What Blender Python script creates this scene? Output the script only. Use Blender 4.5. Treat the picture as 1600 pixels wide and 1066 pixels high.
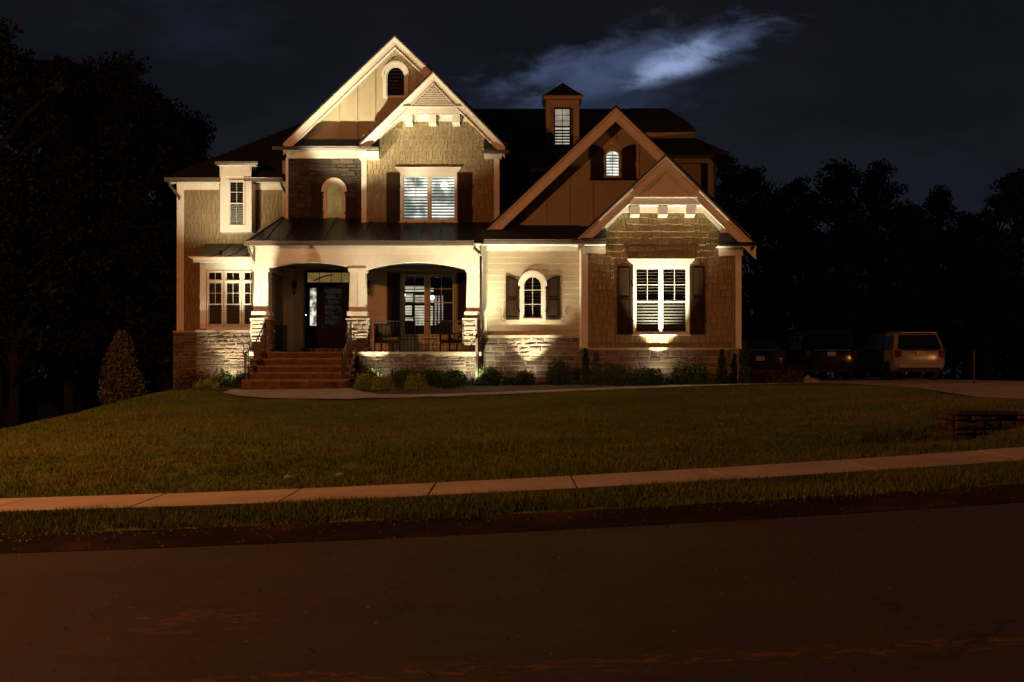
import bpy, bmesh, math, random
import numpy as np
from mathutils import Vector
random.seed(7); rng = np.random.default_rng(7)
for o in list(bpy.data.objects): bpy.data.objects.remove(o)
scene = bpy.context.scene
COL = scene.collection
R = math.radians

# ------------------------------------------------------------ camera
F = 1650.0; HY = 575.0; CZ = 1.6          # focal length in photo pixels, horizon row, eye height
cam = bpy.data.cameras.new('camera'); camo = bpy.data.objects.new('camera', cam); COL.objects.link(camo)
cam.sensor_width = 36; cam.lens = 36*F/1600; cam.shift_y = (HY-533)/1600
cam.clip_start = .1; cam.clip_end = 2000
camo.location = (0, 0, CZ); camo.rotation_euler = (R(90), 0, 0)
scene.camera = camo
def X(px, Y): return (px-800)*Y/F
def Z(py, Y): return CZ+(HY-py)*Y/F

scene.view_settings.view_transform = 'Standard'; scene.view_settings.look = 'None'
scene.view_settings.exposure = 0; scene.view_settings.gamma = 1
scene.render.engine = 'CYCLES'
try:
    scene.cycles.use_denoising = True; scene.cycles.denoiser = 'OPENIMAGEDENOISE'
    scene.cycles.max_bounces = 5; scene.cycles.diffuse_bounces = 3; scene.cycles.transparent_max_bounces = 12
    scene.cycles.use_light_tree = True; scene.cycles.sample_clamp_indirect = 3; scene.cycles.sample_clamp_direct = 8
    scene.cycles.caustics_reflective = False; scene.cycles.caustics_refractive = False
except Exception: pass

# ------------------------------------------------------------ node helper
class NT:
    def __init__(s, tree): s.t = tree; s.n = tree.nodes; s.l = tree.links
    def node(s, kind, **kw):
        nd = s.n.new(kind)
        for k, v in kw.items():
            if k.startswith('_'): setattr(nd, k[1:], v)
        return nd
    def put(s, sock, v):
        if isinstance(v, bpy.types.NodeSocket): s.l.new(v, sock)
        elif v is not None: sock.default_value = v
    def math(s, op, a, b=None, c=None, clamp=False):
        nd = s.n.new('ShaderNodeMath'); nd.operation = op; nd.use_clamp = clamp
        s.put(nd.inputs[0], a)
        if b is not None: s.put(nd.inputs[1], b)
        if c is not None: s.put(nd.inputs[2], c)
        return nd.outputs[0]
    def ramp(s, v, a, b, lo=0., hi=1.):
        nd = s.n.new('ShaderNodeMapRange'); nd.interpolation_type = 'SMOOTHSTEP'
        s.put(nd.inputs[0], v); nd.inputs[1].default_value = a; nd.inputs[2].default_value = b
        nd.inputs[3].default_value = lo; nd.inputs[4].default_value = hi
        return nd.outputs[0]
    def mix(s, f, a, b, mode='MIX'):
        nd = s.n.new('ShaderNodeMix'); nd.data_type = 'RGBA'; nd.blend_type = mode
        s.put(nd.inputs[0], f)
        for i, v in ((6, a), (7, b)):
            if isinstance(v, tuple) and len(v) == 3: v = (*v, 1)
            s.put(nd.inputs[i], v)
        return nd.outputs[2]
    def noise(s, vec, scale, detail=3, rough=.55, dist=0):
        nd = s.n.new('ShaderNodeTexNoise'); s.put(nd.inputs['Vector'], vec)
        nd.inputs['Scale'].default_value = scale; nd.inputs['Detail'].default_value = detail
        nd.inputs['Roughness'].default_value = rough; nd.inputs['Distortion'].default_value = dist
        return nd.outputs[0]
    def mapping(s, vec, loc=(0,0,0), rot=(0,0,0), sc=(1,1,1)):
        nd = s.n.new('ShaderNodeMapping'); s.put(nd.inputs[0], vec)
        nd.inputs[1].default_value = loc; nd.inputs[2].default_value = rot; nd.inputs[3].default_value = sc
        return nd.outputs[0]
    def xyz(s, v):
        nd = s.n.new('ShaderNodeSeparateXYZ'); s.put(nd.inputs[0], v); return nd.outputs
    def comb(s, x, y, z=0.):
        nd = s.n.new('ShaderNodeCombineXYZ'); s.put(nd.inputs[0], x); s.put(nd.inputs[1], y); s.put(nd.inputs[2], z); return nd.outputs[0]

# ------------------------------------------------------------ night sky: cloud deck, moon hidden behind a torn cloud
w = bpy.data.worlds.new('World'); scene.world = w; w.use_nodes = True
t = NT(w.node_tree); t.n.clear()
out = t.node('ShaderNodeOutputWorld'); bg = t.node('ShaderNodeBackground')
d = t.n.new('ShaderNodeTexCoord').outputs['Generated']
dx, dy, dz = t.xyz(d)
dyc = t.math('MAXIMUM', dy, .12)
u = t.math('ADD', t.math('DIVIDE', dx, dyc), .010); v = t.math('ADD', t.math('DIVIDE', dz, dyc), .006)
uv = t.comb(u, v, 0.)
big = t.noise(t.mapping(uv, sc=(1.6, 4.2, 1)), 2.2, 5, .55, .3)
fine = t.noise(t.mapping(uv, rot=(0,0,R(-14)), sc=(1.5, 3.4, 1)), 10.5, 8, .62, .35)
hi_ = t.ramp(v, .05, .42)
base = t.mix(hi_, (.0105,.0122,.0205), (.0066,.0066,.0084))
base = t.mix(t.ramp(big, .40, .68), base, (.0052,.0056,.0095))
base = t.mix(t.math('MULTIPLY', t.ramp(t.noise(t.mapping(uv, loc=(3,1,0), sc=(1,3,1)), 3.5, 4), .5, .75), t.ramp(u, .05, -.35)), base, (.0115,.0140,.0260))
cutl = t.ramp(t.math('ADD', t.math('SUBTRACT', v, t.math('ADD', t.math('MULTIPLY', u, .26), .2365)), t.math('MULTIPLY', t.math('SUBTRACT', fine, .5), .05)), -.008, .008)
def blob(cu, cv, ang, a, b, r0, r1):
    m = t.mapping(t.comb(t.math('SUBTRACT', u, cu), t.math('SUBTRACT', v, cv)), rot=(0,0,R(ang)), sc=(1,1,1))
    mx, my, mz = t.xyz(m)
    q = t.math('SQRT', t.math('ADD', t.math('POWER', t.math('DIVIDE', mx, a), 2.), t.math('POWER', t.math('DIVIDE', my, b), 2.)))
    q = t.math('ADD', q, t.math('MULTIPLY', t.math('SUBTRACT', fine, .5), 2.5))
    return t.ramp(q, r1, r0)
sheet = t.math('MULTIPLY', blob(.130, .292, -11, .120, .034, .1, 1.3), cutl)     # wide torn sheet
core = t.math('MULTIPLY', blob(.166, .293, -21, .046, .016, .0, 1.4), cutl)         # the bright part where the moon is
low = blob(.060, .250, -10, .13, .042, .1, 1.3)
east = blob(.215, .316, -14, .035, .012, .0, 1.4)
col = t.mix(t.math('MULTIPLY', low, .60), base, (.026,.037,.072))
col = t.mix(t.math('MULTIPLY', sheet, .85), col, (.060,.085,.165))
col = t.mix(t.math('MULTIPLY', east, .7), col, (.085,.115,.22))
col = t.mix(t.math('MULTIPLY', core, .9), col, (.30,.39,.64))
t.put(bg.inputs[0], col); bg.inputs[1].default_value = 1.0
t.l.new(bg.outputs[0], out.inputs[0])

# ------------------------------------------------------------ light sources outside the frame: two sodium street lamps
SODIUM = (1.0, .325, .09); WARM = (1.0, .865, .55)
def lamp(kind, name, loc, power, color, parent=None, radius=.05, aim=None, size=90, blend=.5):
    L = bpy.data.lights.new(name, kind); L.energy = power; L.color = color
    if kind != 'SUN': L.shadow_soft_size = radius
    if kind == 'SPOT': L.spot_size = R(size); L.spot_blend = blend
    o = bpy.data.objects.new(name, L); COL.objects.link(o); o.location = loc
    if aim is not None: o.rotation_euler = (Vector(aim)-Vector(loc)).to_track_quat('-Z', 'Y').to_euler()
    return o
lamp('POINT', 'street_light_left', (-15.0, 12.0, 8.5), 6600, SODIUM, radius=.15)
lamp('POINT', 'street_light_right', (27, 15.0, 7.5), 3600, SODIUM, radius=.15)

# ------------------------------------------------------------ materials
def principled(name, color=(.5,.5,.5), rough=.7, metal=0., spec=.5):
    m = bpy.data.materials.new(name); m.use_nodes = True
    t = NT(m.node_tree); b = m.node_tree.nodes['Principled BSDF']
    b.inputs['Base Color'].default_value = (*color, 1); b.inputs['Roughness'].default_value = rough
    b.inputs['Metallic'].default_value = metal; b.inputs['Specular IOR Level'].default_value = spec
    return m, t, b
def coord(t): return t.n.new('ShaderNodeTexCoord').outputs['Object']
def tone(t):
    a = t.n.new('ShaderNodeAttribute'); a.attribute_name = 'tone'; return a.outputs['Fac']
def bump(t, b, h, strength=.4, dist=.02):
    n = t.n.new('ShaderNodeBump'); n.inputs['Strength'].default_value = strength; n.inputs['Distance'].default_value = dist
    t.put(n.inputs['Height'], h); t.l.new(n.outputs[0], b.inputs['Normal'])
def mat_mottle(name, c1, c2, scale, rough=.8, bs=.3, bd=.01, bscale=None, detail=5, metal=0., tn=0., spec=.5, c3=None):
    m, t, b = principled(name, c1, rough, metal, spec)
    c = coord(t); n = t.noise(c, scale, detail)
    col = t.mix(t.ramp(n, .35, .68), c1, c2)
    if c3: col = t.mix(t.ramp(t.noise(c, scale*.23, 3), .5, .72), col, c3)
    if tn:
        k = t.math('ADD', t.math('MULTIPLY', tone(t), tn), 1-tn/2)
        col = t.mix(1., col, t.comb(k, k, k), 'MULTIPLY')
    t.put(b.inputs['Base Color'], col)
    if bs: bump(t, b, t.noise(c, bscale or scale*3, 4), bs, bd)
    return m
M = {}
M['trim'] = mat_mottle('white_trim_paint', (.72,.69,.62), (.66,.63,.56), 3, .55, .08, .004, 30)
M['siding'] = mat_mottle('cream_siding_paint', (.56,.50,.38), (.51,.455,.34), 2, .6, .12, .004, 40, tn=.08)
def shake_mat():
    m, t, b = principled('tan_shake_paint', (.26,.205,.11), .85, spec=.2)
    c = coord(t); g = t.noise(t.mapping(c, sc=(26, 26, 1.6)), 1.6, 4, .6); n = t.noise(c, 2.5, 4)
    k = t.math('ADD', t.math('MULTIPLY', tone(t), .20), .90)
    col = t.mix(t.ramp(n, .3, .7), (.275,.218,.130), (.245,.192,.112))
    col = t.mix(t.ramp(g, .50, .72), col, (.195,.150,.086))
    col = t.mix(1., col, t.comb(k, k, k), 'MULTIPLY')
    t.put(b.inputs['Base Color'], col); bump(t, b, g, .8, .012)
    return m
M['shake'] = shake_mat()
M['batten'] = mat_mottle('tan_board_paint', (.42,.355,.24), (.38,.32,.21), 3, .7, .15, .005, 30)
M['shingle'] = mat_mottle('roof_shingle', (.016,.011,.009), (.010,.008,.007), 9, .9, .8, .02, 22)
M['metal_roof'] = mat_mottle('dark_metal_roofing', (.011,.010,.009), (.009,.008,.007), 5, .30, .04, .004, 20, spec=.10)
M['gutter'] = mat_mottle('bronze_gutter', (.085,.066,.052), (.070,.054,.042), 6, .30, 0)
M['spout'] = mat_mottle('dark_downspout', (.035,.026,.02), (.028,.02,.016), 6, .35, 0, metal=.3)
M['shutter'] = mat_mottle('brown_shutter_paint', (.027,.014,.007), (.021,.011,.005), 8, .6, .15, .003, 60, spec=.12)
M['door'] = mat_mottle('dark_stained_wood', (.012,.006,.004), (.009,.005,.003), 6, .6, .1, .003, 40, spec=.06)
M['iron'] = mat_mottle('black_iron', (.012,.011,.010), (.018,.016,.014), 20, .4, 0, metal=.3)
M['sash'] = mat_mottle('sash_paint', (.62,.60,.54), (.58,.56,.5), 5, .5, 0)
M['louver'] = mat_mottle('louver_paint', (.085,.085,.078), (.075,.074,.068), 5, .6, 0)
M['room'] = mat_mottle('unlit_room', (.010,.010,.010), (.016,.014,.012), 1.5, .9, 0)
M['mortar'] = mat_mottle('pale_mortar', (.27,.24,.19), (.33,.30,.24), 14, .95, .5, .01, 60)
M['cap'] = mat_mottle('cast_stone_ledge', (.42,.37,.29), (.34,.30,.24), 12, .8, .35, .008, 50)
M['concrete'] = mat_mottle('broom_concrete', (.40,.355,.30), (.33,.29,.245), 1.3, .9, .25, .004, 90, c3=(.27,.235,.20))
M['soffit'] = mat_mottle('porch_ceiling_paint', (.16,.15,.12), (.14,.13,.10), 3, .7, 0)
M['fabric'] = mat_mottle('beige_cushion_cloth', (.33,.27,.16), (.27,.22,.13), 12, .95, .3, .004, 90)
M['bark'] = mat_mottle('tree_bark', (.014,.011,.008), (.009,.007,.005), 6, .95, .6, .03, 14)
M['tyre'] = mat_mottle('tyre_rubber', (.012,.012,.012), (.018,.017,.016), 20, .8, 0)
M['chrome'], _t, _b = principled('chrome', (.6,.6,.6), .15, 1)
M['plate'] = mat_mottle('number_plate', (.40,.40,.42), (.34,.35,.38), 20, .4, 0)
M['redlens'], _t, _b = principled('red_lens', (.10,.006,.004), .15)
M['white_car'] = mat_mottle('white_car_paint', (.26,.255,.25), (.25,.245,.24), 1, .22, 0)
M['black_car'] = mat_mottle('black_car_paint', (.010,.010,.012), (.012,.012,.014), 1, .18, 0)
M['red_car'] = mat_mottle('dark_red_car_paint', (.022,.006,.006), (.018,.005,.005), 1, .18, 0)
M['tinted'], _t, _b = principled('tinted_car_glass', (.006,.007,.008), .06)
M['rock'] = mat_mottle('pale_boulder', (.34,.28,.22), (.20,.15,.11), 7, .9, .7, .03, 16)
M['rubble'] = None

def stone_mat(name, cols, spread=1.0):
    m, t, b = principled(name, cols[0], .85)
    c = coord(t); tn = tone(t)
    cr = t.n.new('ShaderNodeValToRGB'); cr.color_ramp.interpolation = 'LINEAR'
    e = cr.color_ramp.elements
    e[0].color = (*cols[0], 1); e[1].position = 1; e[1].color = (*cols[-1], 1)
    for i, cc in enumerate(cols[1:-1]):
        q = e.new((i+1)/(len(cols)-1)); q.color = (*cc, 1)
    t.put(cr.inputs[0], tn)
    n = t.noise(c, 9, 5, .65)
    col = t.mix(t.ramp(n, .3, .75), cr.outputs[0], t.mix(.55, cr.outputs[0], t.mix(1., cr.outputs[0], (.35,.33,.32), 'MULTIPLY')))
    t.put(b.inputs['Base Color'], col)
    bump(t, b, t.math('ADD', t.noise(c, 16, 6, .7), t.math('MULTIPLY', t.noise(c, 60, 3), .4)), .9, .03)
    return m
M['stone'] = stone_mat('ledge_stone', [(.10,.075,.062),(.20,.160,.120),(.115,.090,.085),(.27,.215,.150),(.145,.105,.078),(.21,.180,.155),(.125,.095,.078)])
M['stone_dark'] = stone_mat('dark_brown_stone', [(.036,.025,.017),(.062,.043,.027),(.030,.021,.016),(.085,.058,.038),(.045,.031,.022)])
M['rubble'] = stone_mat('brown_rubble', [(.06,.034,.02),(.13,.075,.04),(.05,.03,.02),(.17,.10,.055)])
M['tread'] = stone_mat('brick_tread', [(.27,.15,.085),(.32,.19,.11),(.21,.115,.065)])
M['brick'] = stone_mat('red_brick', [(.15,.075,.035),(.20,.100,.045),(.09,.045,.028),(.18,.08,.038),(.06,.036,.028)])

def glass_mat():
    m = bpy.data.materials.new('window_glass'); m.use_nodes = True; t = NT(m.node_tree); t.n.clear()
    o = t.node('ShaderNodeOutputMaterial'); tr = t.node('ShaderNodeBsdfTransparent'); g = t.node('ShaderNodeBsdfGlossy')
    tr.inputs[0].default_value = (.88,.89,.88,1); g.inputs['Roughness'].default_value = .03
    lw = t.node('ShaderNodeLayerWeight'); lw.inputs[0].default_value = .25
    mx = t.node('ShaderNodeMixShader')
    t.put(mx.inputs[0], t.math('ADD', t.math('MULTIPLY', lw.outputs[0], .6), .05))
    t.l.new(tr.outputs[0], mx.inputs[1]); t.l.new(g.outputs[0], mx.inputs[2]); t.l.new(mx.outputs[0], o.inputs[0])
    return m
M['glass'] = glass_mat()
def glow_mat(name, c1, c2, strength, scale=3., stretch=(1,1,1)):
    m = bpy.data.materials.new(name); m.use_nodes = True; t = NT(m.node_tree); t.n.clear()
    o = t.node('ShaderNodeOutputMaterial'); e = t.node('ShaderNodeEmission')
    c = t.n.new('ShaderNodeTexCoord').outputs['Object']
    n = t.noise(t.mapping(c, sc=stretch), scale, 3)
    t.put(e.inputs[0], t.mix(t.ramp(n, .38, .62), c1, c2)); e.inputs[1].default_value = strength
    t.l.new(e.outputs[0], o.inputs[0]); return m
M['glow_cool'] = glow_mat('room_light_cool', (.30,.38,.35), (1.5,1.5,1.32), 1.15, 1.3)
M['glow_warm'] = glow_mat('room_light_warm', (.55,.50,.36), (1.,.93,.70), .75, 1.8)
M['glow_yellow'] = glow_mat('room_light_yellow', (.30,.195,.05), (.50,.34,.10), .55, 1.5)
M['glow_dim'] = glow_mat('room_light_dim', (.50,.38,.30), (.72,.60,.48), .62, 2.)
M['glow_white'] = glow_mat('lamp_white', (1,.98,.86), (1,1,.95), 3.2, 1)
M['glow_side'] = glow_mat('hall_light', (.12,.10,.07), (1.,.95,.82), 1.15, 5., (1,1,1))
M['glow_faint'] = glow_mat('stair_light', (.003,.0025,.002), (.016,.014,.009), 1., 4.)

# asphalt with washed red clay
def asphalt():
    m, t, b = principled('asphalt', (.05,.05,.05), .88, spec=.3)
    c = coord(t); x, y, z = t.xyz(c)
    n1 = t.noise(c, .6, 4); n2 = t.noise(c, 60, 3)
    col = t.mix(t.ramp(n1, .3, .7), (.027,.024,.022), (.038,.034,.031))
    col = t.mix(t.math('MULTIPLY', t.ramp(n2, .52, .72), .6), col, (.085,.078,.070))
    col = t.mix(t.math('MULTIPLY', t.ramp(t.noise(c, 110, 2), .56, .70), .8), col, (.012,.011,.010))
    wear = t.noise(t.mapping(c, sc=(.35, 2.4, 1)), 1.2, 5, .6, .4)
    col = t.mix(t.math('MULTIPLY', t.ramp(wear, .48, .70), .5), col, (.020,.018,.017))
    vo = t.n.new('ShaderNodeTexVoronoi'); vo.feature = 'DISTANCE_TO_EDGE'; vo.inputs['Scale'].default_value = .42
    wob = t.n.new('ShaderNodeVectorMath'); wob.operation = 'ADD'; t.put(wob.inputs[0], c); t.put(wob.inputs[1], t.comb(t.noise(c, 2.2, 5), t.noise(t.mapping(c, loc=(7,3,0)), 2.2, 5), 0.)); t.put(vo.inputs['Vector'], wob.outputs[0])
    crack = t.math('MULTIPLY', t.ramp(vo.outputs[0], .009, .002), t.ramp(t.noise(c, .5, 2), .48, .58))
    col = t.mix(t.math('MULTIPLY', crack, .75), col, (.010,.008,.007))
    clay = t.noise(t.mapping(c, sc=(2.2, 5.5, 1)), 2.6, 7, .72, .6)
    def band(yc, wd, xa, xb, k):
        m1 = t.ramp(t.math('ABSOLUTE', t.math('SUBTRACT', y, yc)), wd, 0.)
        m2 = t.math('MULTIPLY', t.ramp(x, xa-1.2, xa), t.ramp(x, xb+1.2, xb))
        return t.math('MULTIPLY', t.math('MULTIPLY', m1, m2), k)
    msk = t.math('ADD', band(5.75, .45, -4.5, 4.5, 1.), band(7.4, 1.7, -2.45, -1.75, .9))
    msk = t.math('ADD', msk, band(9.9, .7, -6, 6, .55))
    patch = t.ramp(t.math('ADD', clay, t.math('MULTIPLY', msk, .18)), .70, .76)
    soft = t.math('MULTIPLY', t.ramp(clay, .45, .7), t.math('MULTIPLY', msk, .22))
    col = t.mix(t.math('MAXIMUM', t.math('MULTIPLY', patch, t.math('MINIMUM', msk, 1.)), soft), col, (.150,.060,.024))
    t.put(b.inputs['Base Color'], col)
    bump(t, b, n2, .5, .006)
    return m
M['asphalt'] = asphalt()
M['curb'] = mat_mottle('dark_gutter', (.013,.010,.008), (.022,.015,.010), 3, .95, .8, .03, 14, spec=.05, c3=(.060,.028,.013))  # mottled gutter strip, darker than the asphalt, with red-brown patches
M['mulch'] = mat_mottle('dark_bark_mulch', (.030,.015,.009), (.060,.030,.018), 14, .98, 1., .04, 26)
M['soil'] = mat_mottle('lawn_soil', (.050,.092,.007), (.105,.125,.013), 2.0, .98, .9, .05, 9, c3=(.085,.052,.018))
def leaf_mat(name, c1, c2, nscale=3.):
    m, t, b = principled(name, c1, .65, spec=.3)
    k = tone(t)
    t.put(b.inputs['Base Color'], t.mix(k, c1, c2))
    return m
M['litter'] = leaf_mat('clay_grit', (.10,.05,.022), (.30,.19,.11))
M['far'] = mat_mottle('bare_ground', (.040,.020,.010), (.022,.014,.008), .6, .98, .4, .05, 3)

M['grass'] = leaf_mat('grass_blades', (.048,.112,.007), (.215,.215,.016))
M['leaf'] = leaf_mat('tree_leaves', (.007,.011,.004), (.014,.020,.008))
M['bush_dark'] = leaf_mat('dark_green_leaves', (.020,.045,.010), (.045,.090,.020))
M['bush_pale'] = leaf_mat('yellow_green_leaves', (.15,.22,.03), (.28,.36,.06))
M['bush_red'] = leaf_mat('reddish_leaves', (.070,.030,.014), (.11,.055,.022))
M['holly'] = leaf_mat('holly_leaves', (.045,.052,.022), (.15,.145,.075))

# ------------------------------------------------------------ mesh builder
ORG = {}
class MB:
    def __init__(s): s.v = []; s.f = []; s.t = []
    def add(s, vs, fs, tn=None):
        n = len(s.v); tn = random.random() if tn is None else tn
        s.v += [tuple(p) for p in vs]
        for q in fs: s.f.append(tuple(i+n for i in q)); s.t.append(tn)
        return s
    def box(s, x0, x1, y0, y1, z0, z1, tn=None):
        if x1 < x0: x0, x1 = x1, x0
        if z1 < z0: z0, z1 = z1, z0
        return s.add([(x0,y0,z0),(x1,y0,z0),(x1,y1,z0),(x0,y1,z0),(x0,y0,z1),(x1,y0,z1),(x1,y1,z1),(x0,y1,z1)],
              [(0,3,2,1),(4,5,6,7),(0,1,5,4),(1,2,6,5),(2,3,7,6),(3,0,4,7)], tn)
    def ext(s, pts, a, b, axis='y', tn=None):
        """extrude a 2-D outline: axis y -> outline is (x,z); axis x -> outline is (y,z)"""
        n = len(pts)
        if axis == 'y': A = [(p[0], a, p[1]) for p in pts]; B = [(p[0], b, p[1]) for p in pts]
        elif axis == 'x': A = [(a, p[0], p[1]) for p in pts]; B = [(b, p[0], p[1]) for p in pts]
        else: A = [(p[0], p[1], a) for p in pts]; B = [(p[0], p[1], b) for p in pts]
        return s.add(A+B, [tuple(range(n)), tuple(range(2*n-1, n-1, -1))]+[(i, (i+1) % n, n+(i+1) % n, n+i) for i in range(n)], tn)
    def slab(s, pts, th, tn=None):
        """thick sheet from 3-D polygon, thickened straight down"""
        n = len(pts); B = [(p[0], p[1], p[2]-th) for p in pts]
        return s.add(list(pts)+B, [tuple(range(n)), tuple(range(2*n-1, n-1, -1))]+[(i, (i+1) % n, n+(i+1) % n, n+i) for i in range(n)], tn)
    def tube(s, pts, r, n=6, tn=None):
        pts = [Vector(p) for p in pts]; rs = r if isinstance(r, (list, tuple)) else [r]*len(pts)
        vs = []; up = Vector((0,0,1))
        for i, p in enumerate(pts):
            dd = (pts[min(i+1, len(pts)-1)]-pts[max(i-1, 0)]).normalized()
            a = dd.cross(up)
            if a.length < .1: a = dd.cross(Vector((0,1,0)))
            a.normalize(); b = dd.cross(a)
            for k in range(n):
                g = 2*math.pi*k/n+math.pi/n; vs.append(p+(a*math.cos(g)+b*math.sin(g))*rs[i])
        fs = [(i*n+k, i*n+(k+1) % n, (i+1)*n+(k+1) % n, (i+1)*n+k) for i in range(len(pts)-1) for k in range(n)]
        fs += [tuple(range(n)), tuple(range(len(vs)-1, len(vs)-n-1, -1))]
        return s.add(vs, fs, tn)
    def ring(s, prof, c=(0,0,0), n=12, tn=None):
        """lathe of (r,z) profile"""
        vs = [(c[0]+r*math.cos(2*math.pi*k/n), c[1]+r*math.sin(2*math.pi*k/n), c[2]+z) for r, z in prof for k in range(n)]
        fs = [(i*n+k, i*n+(k+1) % n, (i+1)*n+(k+1) % n, (i+1)*n+k) for i in range(len(prof)-1) for k in range(n)]
        fs += [tuple(range(n)), tuple(range(len(vs)-n, len(vs)))]
        return s.add(vs, fs, tn)
    def build(s, name, mat, parent=None, recalc=True, smooth=False, bevel=0):
        o3 = ORG.get(parent.name, (0,0,0)) if parent else (0,0,0)
        me = bpy.data.meshes.new(name)
        me.from_pydata([(a-o3[0], b-o3[1], c-o3[2]) for a, b, c in s.v], [], s.f)
        at = me.attributes.new('tone', 'FLOAT', 'FACE'); at.data.foreach_set('value', s.t)
        me.materials.append(mat)
        if recalc:
            bm = bmesh.new(); bm.from_mesh(me); bmesh.ops.recalc_face_normals(bm, faces=bm.faces); bm.to_mesh(me); bm.free()
        if smooth: me.polygons.foreach_set('use_smooth', [True]*len(me.polygons))
        o = bpy.data.objects.new(name, me); COL.objects.link(o)
        if parent: o.parent = parent
        ORG[o.name] = o3
        if bevel:
            md = o.modifiers.new('bevel', 'BEVEL'); md.width = bevel; md.segments = 3; md.limit_method = 'ANGLE'; md.angle_limit = R(25)
        return o
def tag(o, label=None, cat=None, group=None, kind=None):
    if label: o['label'] = label
    if cat: o['category'] = cat
    if group: o['group'] = group
    if kind: o['kind'] = kind
    return o
def empty(name, loc=(0,0,0), rz=0, **kw):
    o = bpy.data.objects.new(name, None); COL.objects.link(o); o.location = loc; o.rotation_euler = (0,0,rz)
    o.empty_display_size = .3
    ORG[o.name] = tuple(loc)
    return tag(o, **kw)
def kids(o): return [c for c in bpy.data.objects if c.parent == o]
def copy_tree(o, parent=None):
    c = o.copy(); COL.objects.link(c); c.parent = parent
    for ch in kids(o): copy_tree(ch, c)
    return c
def rect(x0, x1, z0, z1): return [(x0,z0),(x1,z0),(x1,z1),(x0,z1)]

# ------------------------------------------------------------ terrain
def zr(x):
    def q(a): return .051+.0503*a+.0017*a*a
    if x > 8: return q(8)+(x-8)*.065
    if x < -8: return q(-8)+(x+8)*.03
    return q(x)
def sst(a, b, x):
    t_ = min(1., max(0., (x-a)/(b-a))); return t_*t_*(3-2*t_)
def lrp(a, b, t_): return a+(b-a)*t_
def fall(x):
    e = max(0., -10.1-x); return .27*e*e/(e+.5)
def H(x, y):
    s = zr(x)
    if y <= 10.5: return s-.10
    if y <= 11.3: return s-.10+.07*sst(10.5, 11.3, y)
    if y <= 13.05: return s-.03+.02*sst(11.3, 12, y)
    if y <= 14.6: return s-.01
    f = sst(14, 24, y)
    top = .87+.02*min(x, 9.5)-fall(x)
    s = lrp(s, min(s, .62), sst(14.8, 17.5, y))
    bank = lrp(s+.03, top, min(1., max(0., (y-15.1)/12.4))**.92)
    if y < 15.1: bank = lrp(s-.01, s+.03, (y-14.6)/.5)
    z = bank
    if 15.2 < y < 29 and x < 8.5: z += (.022*math.sin(x*3.1+1.7*math.sin(y*2.3))*math.sin(y*4.1+x*.9)+.016*math.sin(x*6.7-y*3.3)*math.sin(y*7.9+x))*sst(15.2, 16.2, y)*(1-sst(26, 29, y))
    if y > 27.5:
        b2 = 1.03+.008*min(x, 12)-fall(x)
        z = lrp(top, b2, sst(27.3, 32.3, y)*.6+.4*min(1., (y-27.5)/4.8))
    # raised drive edge behind the small stone wall, ditch in front of it
    if y > 14.6:
        z += .20*sst(6.9, 7.7, x)*sst(17.1, 17.4, y)*(1-sst(18.5, 24, y))*(1-sst(15, 20, x))
        z -= .34*math.exp(-((x-6.5)**2/1.0+(y-16.5)**2/.30))
    if y > 33:
        z -= (1-sst(-13, -9.5, x))*.10*(min(y, 55)-33)
        z -= sst(17, 22, x)*.05*(min(y, 55)-33)
    if y > 55: z = lrp(z, -1.2, sst(55, 75, y))
    return z
def grid(name, xs, ys, mat, off=0., keep=None, tn=None):
    mb = MB(); nx = len(xs)
    for y in ys:
        for x in xs: mb.v.append((x, y, H(x, y)+off))
    for j in range(len(ys)-1):
        for i in range(nx-1):
            if keep and not keep((xs[i]+xs[i+1])/2, (ys[j]+ys[j+1])/2): continue
            mb.f.append((j*nx+i, j*nx+i+1, (j+1)*nx+i+1, (j+1)*nx+i)); mb.t.append(.5)
    return mb.build(name, mat, recalc=False, smooth=True)
def fr(a, b, n): return [a+(b-a)*i/n for i in range(n+1)]
gx = [-220,-120,-60,-35]+fr(-24, -14, 10)[0:]+fr(-13.6, 18, 79)+fr(19, 30, 8)+[45,80,140,220]
gy = [-30,-10,0,4,8,10.5,11.3]+fr(12, 14.6, 4)+fr(14.85, 34, 76)+fr(35, 56, 14)+fr(60, 80, 6)+[110,160,300]
tag(grid('ground', gx, gy, M['soil'], -.01), kind='structure')
tag(grid('bare_ground', fr(-60, -10.5, 40), fr(33.2, 70, 24), M['far'], .03), kind='structure')
tag(grid('road', [-60,-40,-25,-15]+fr(-12, 12, 30)+[15,20,30,45,60], [-6,0,3,5,7,9,10.5], M['asphalt'], .012), kind='structure')
tag(grid('gutter', [-60,-40,-25,-15]+fr(-12, 12, 40)+[15,20,30,45,60], fr(10.5, 11.28, 5), M['curb'], .018), kind='structure')
# sidewalk: one slab per bay, tooled joints between them
sw = MB(); j0 = X(681, 14.5)
bays = [j0+i*1.86 for i in range(-16, 18)]
for a, b in zip(bays, bays[1:]):
    a2, b2 = a+.016, b-.016; n = 3
    for k in range(n):
        xa = lrp(a2, b2, k/n); xb = lrp(a2, b2, (k+1)/n); jj = random.uniform(-.002, .002) if k == 0 else jj
        za, zb = zr(xa)+.02+jj, zr(xb)+.02+jj
        sw.add([(xa,13.08,za),(xb,13.08,zb),(xb,14.55,zb),(xa,14.55,za),(xa,13.08,za-.1),(xb,13.08,zb-.1),(xb,14.55,zb-.1),(xa,14.55,za-.1)],
               [(0,1,2,3),(4,7,6,5),(0,4,5,1),(2,6,7,3),(1,5,6,2),(0,3,7,4)], .5)
tag(sw.build('sidewalk', M['concrete'], recalc=True), kind='structure')

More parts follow.
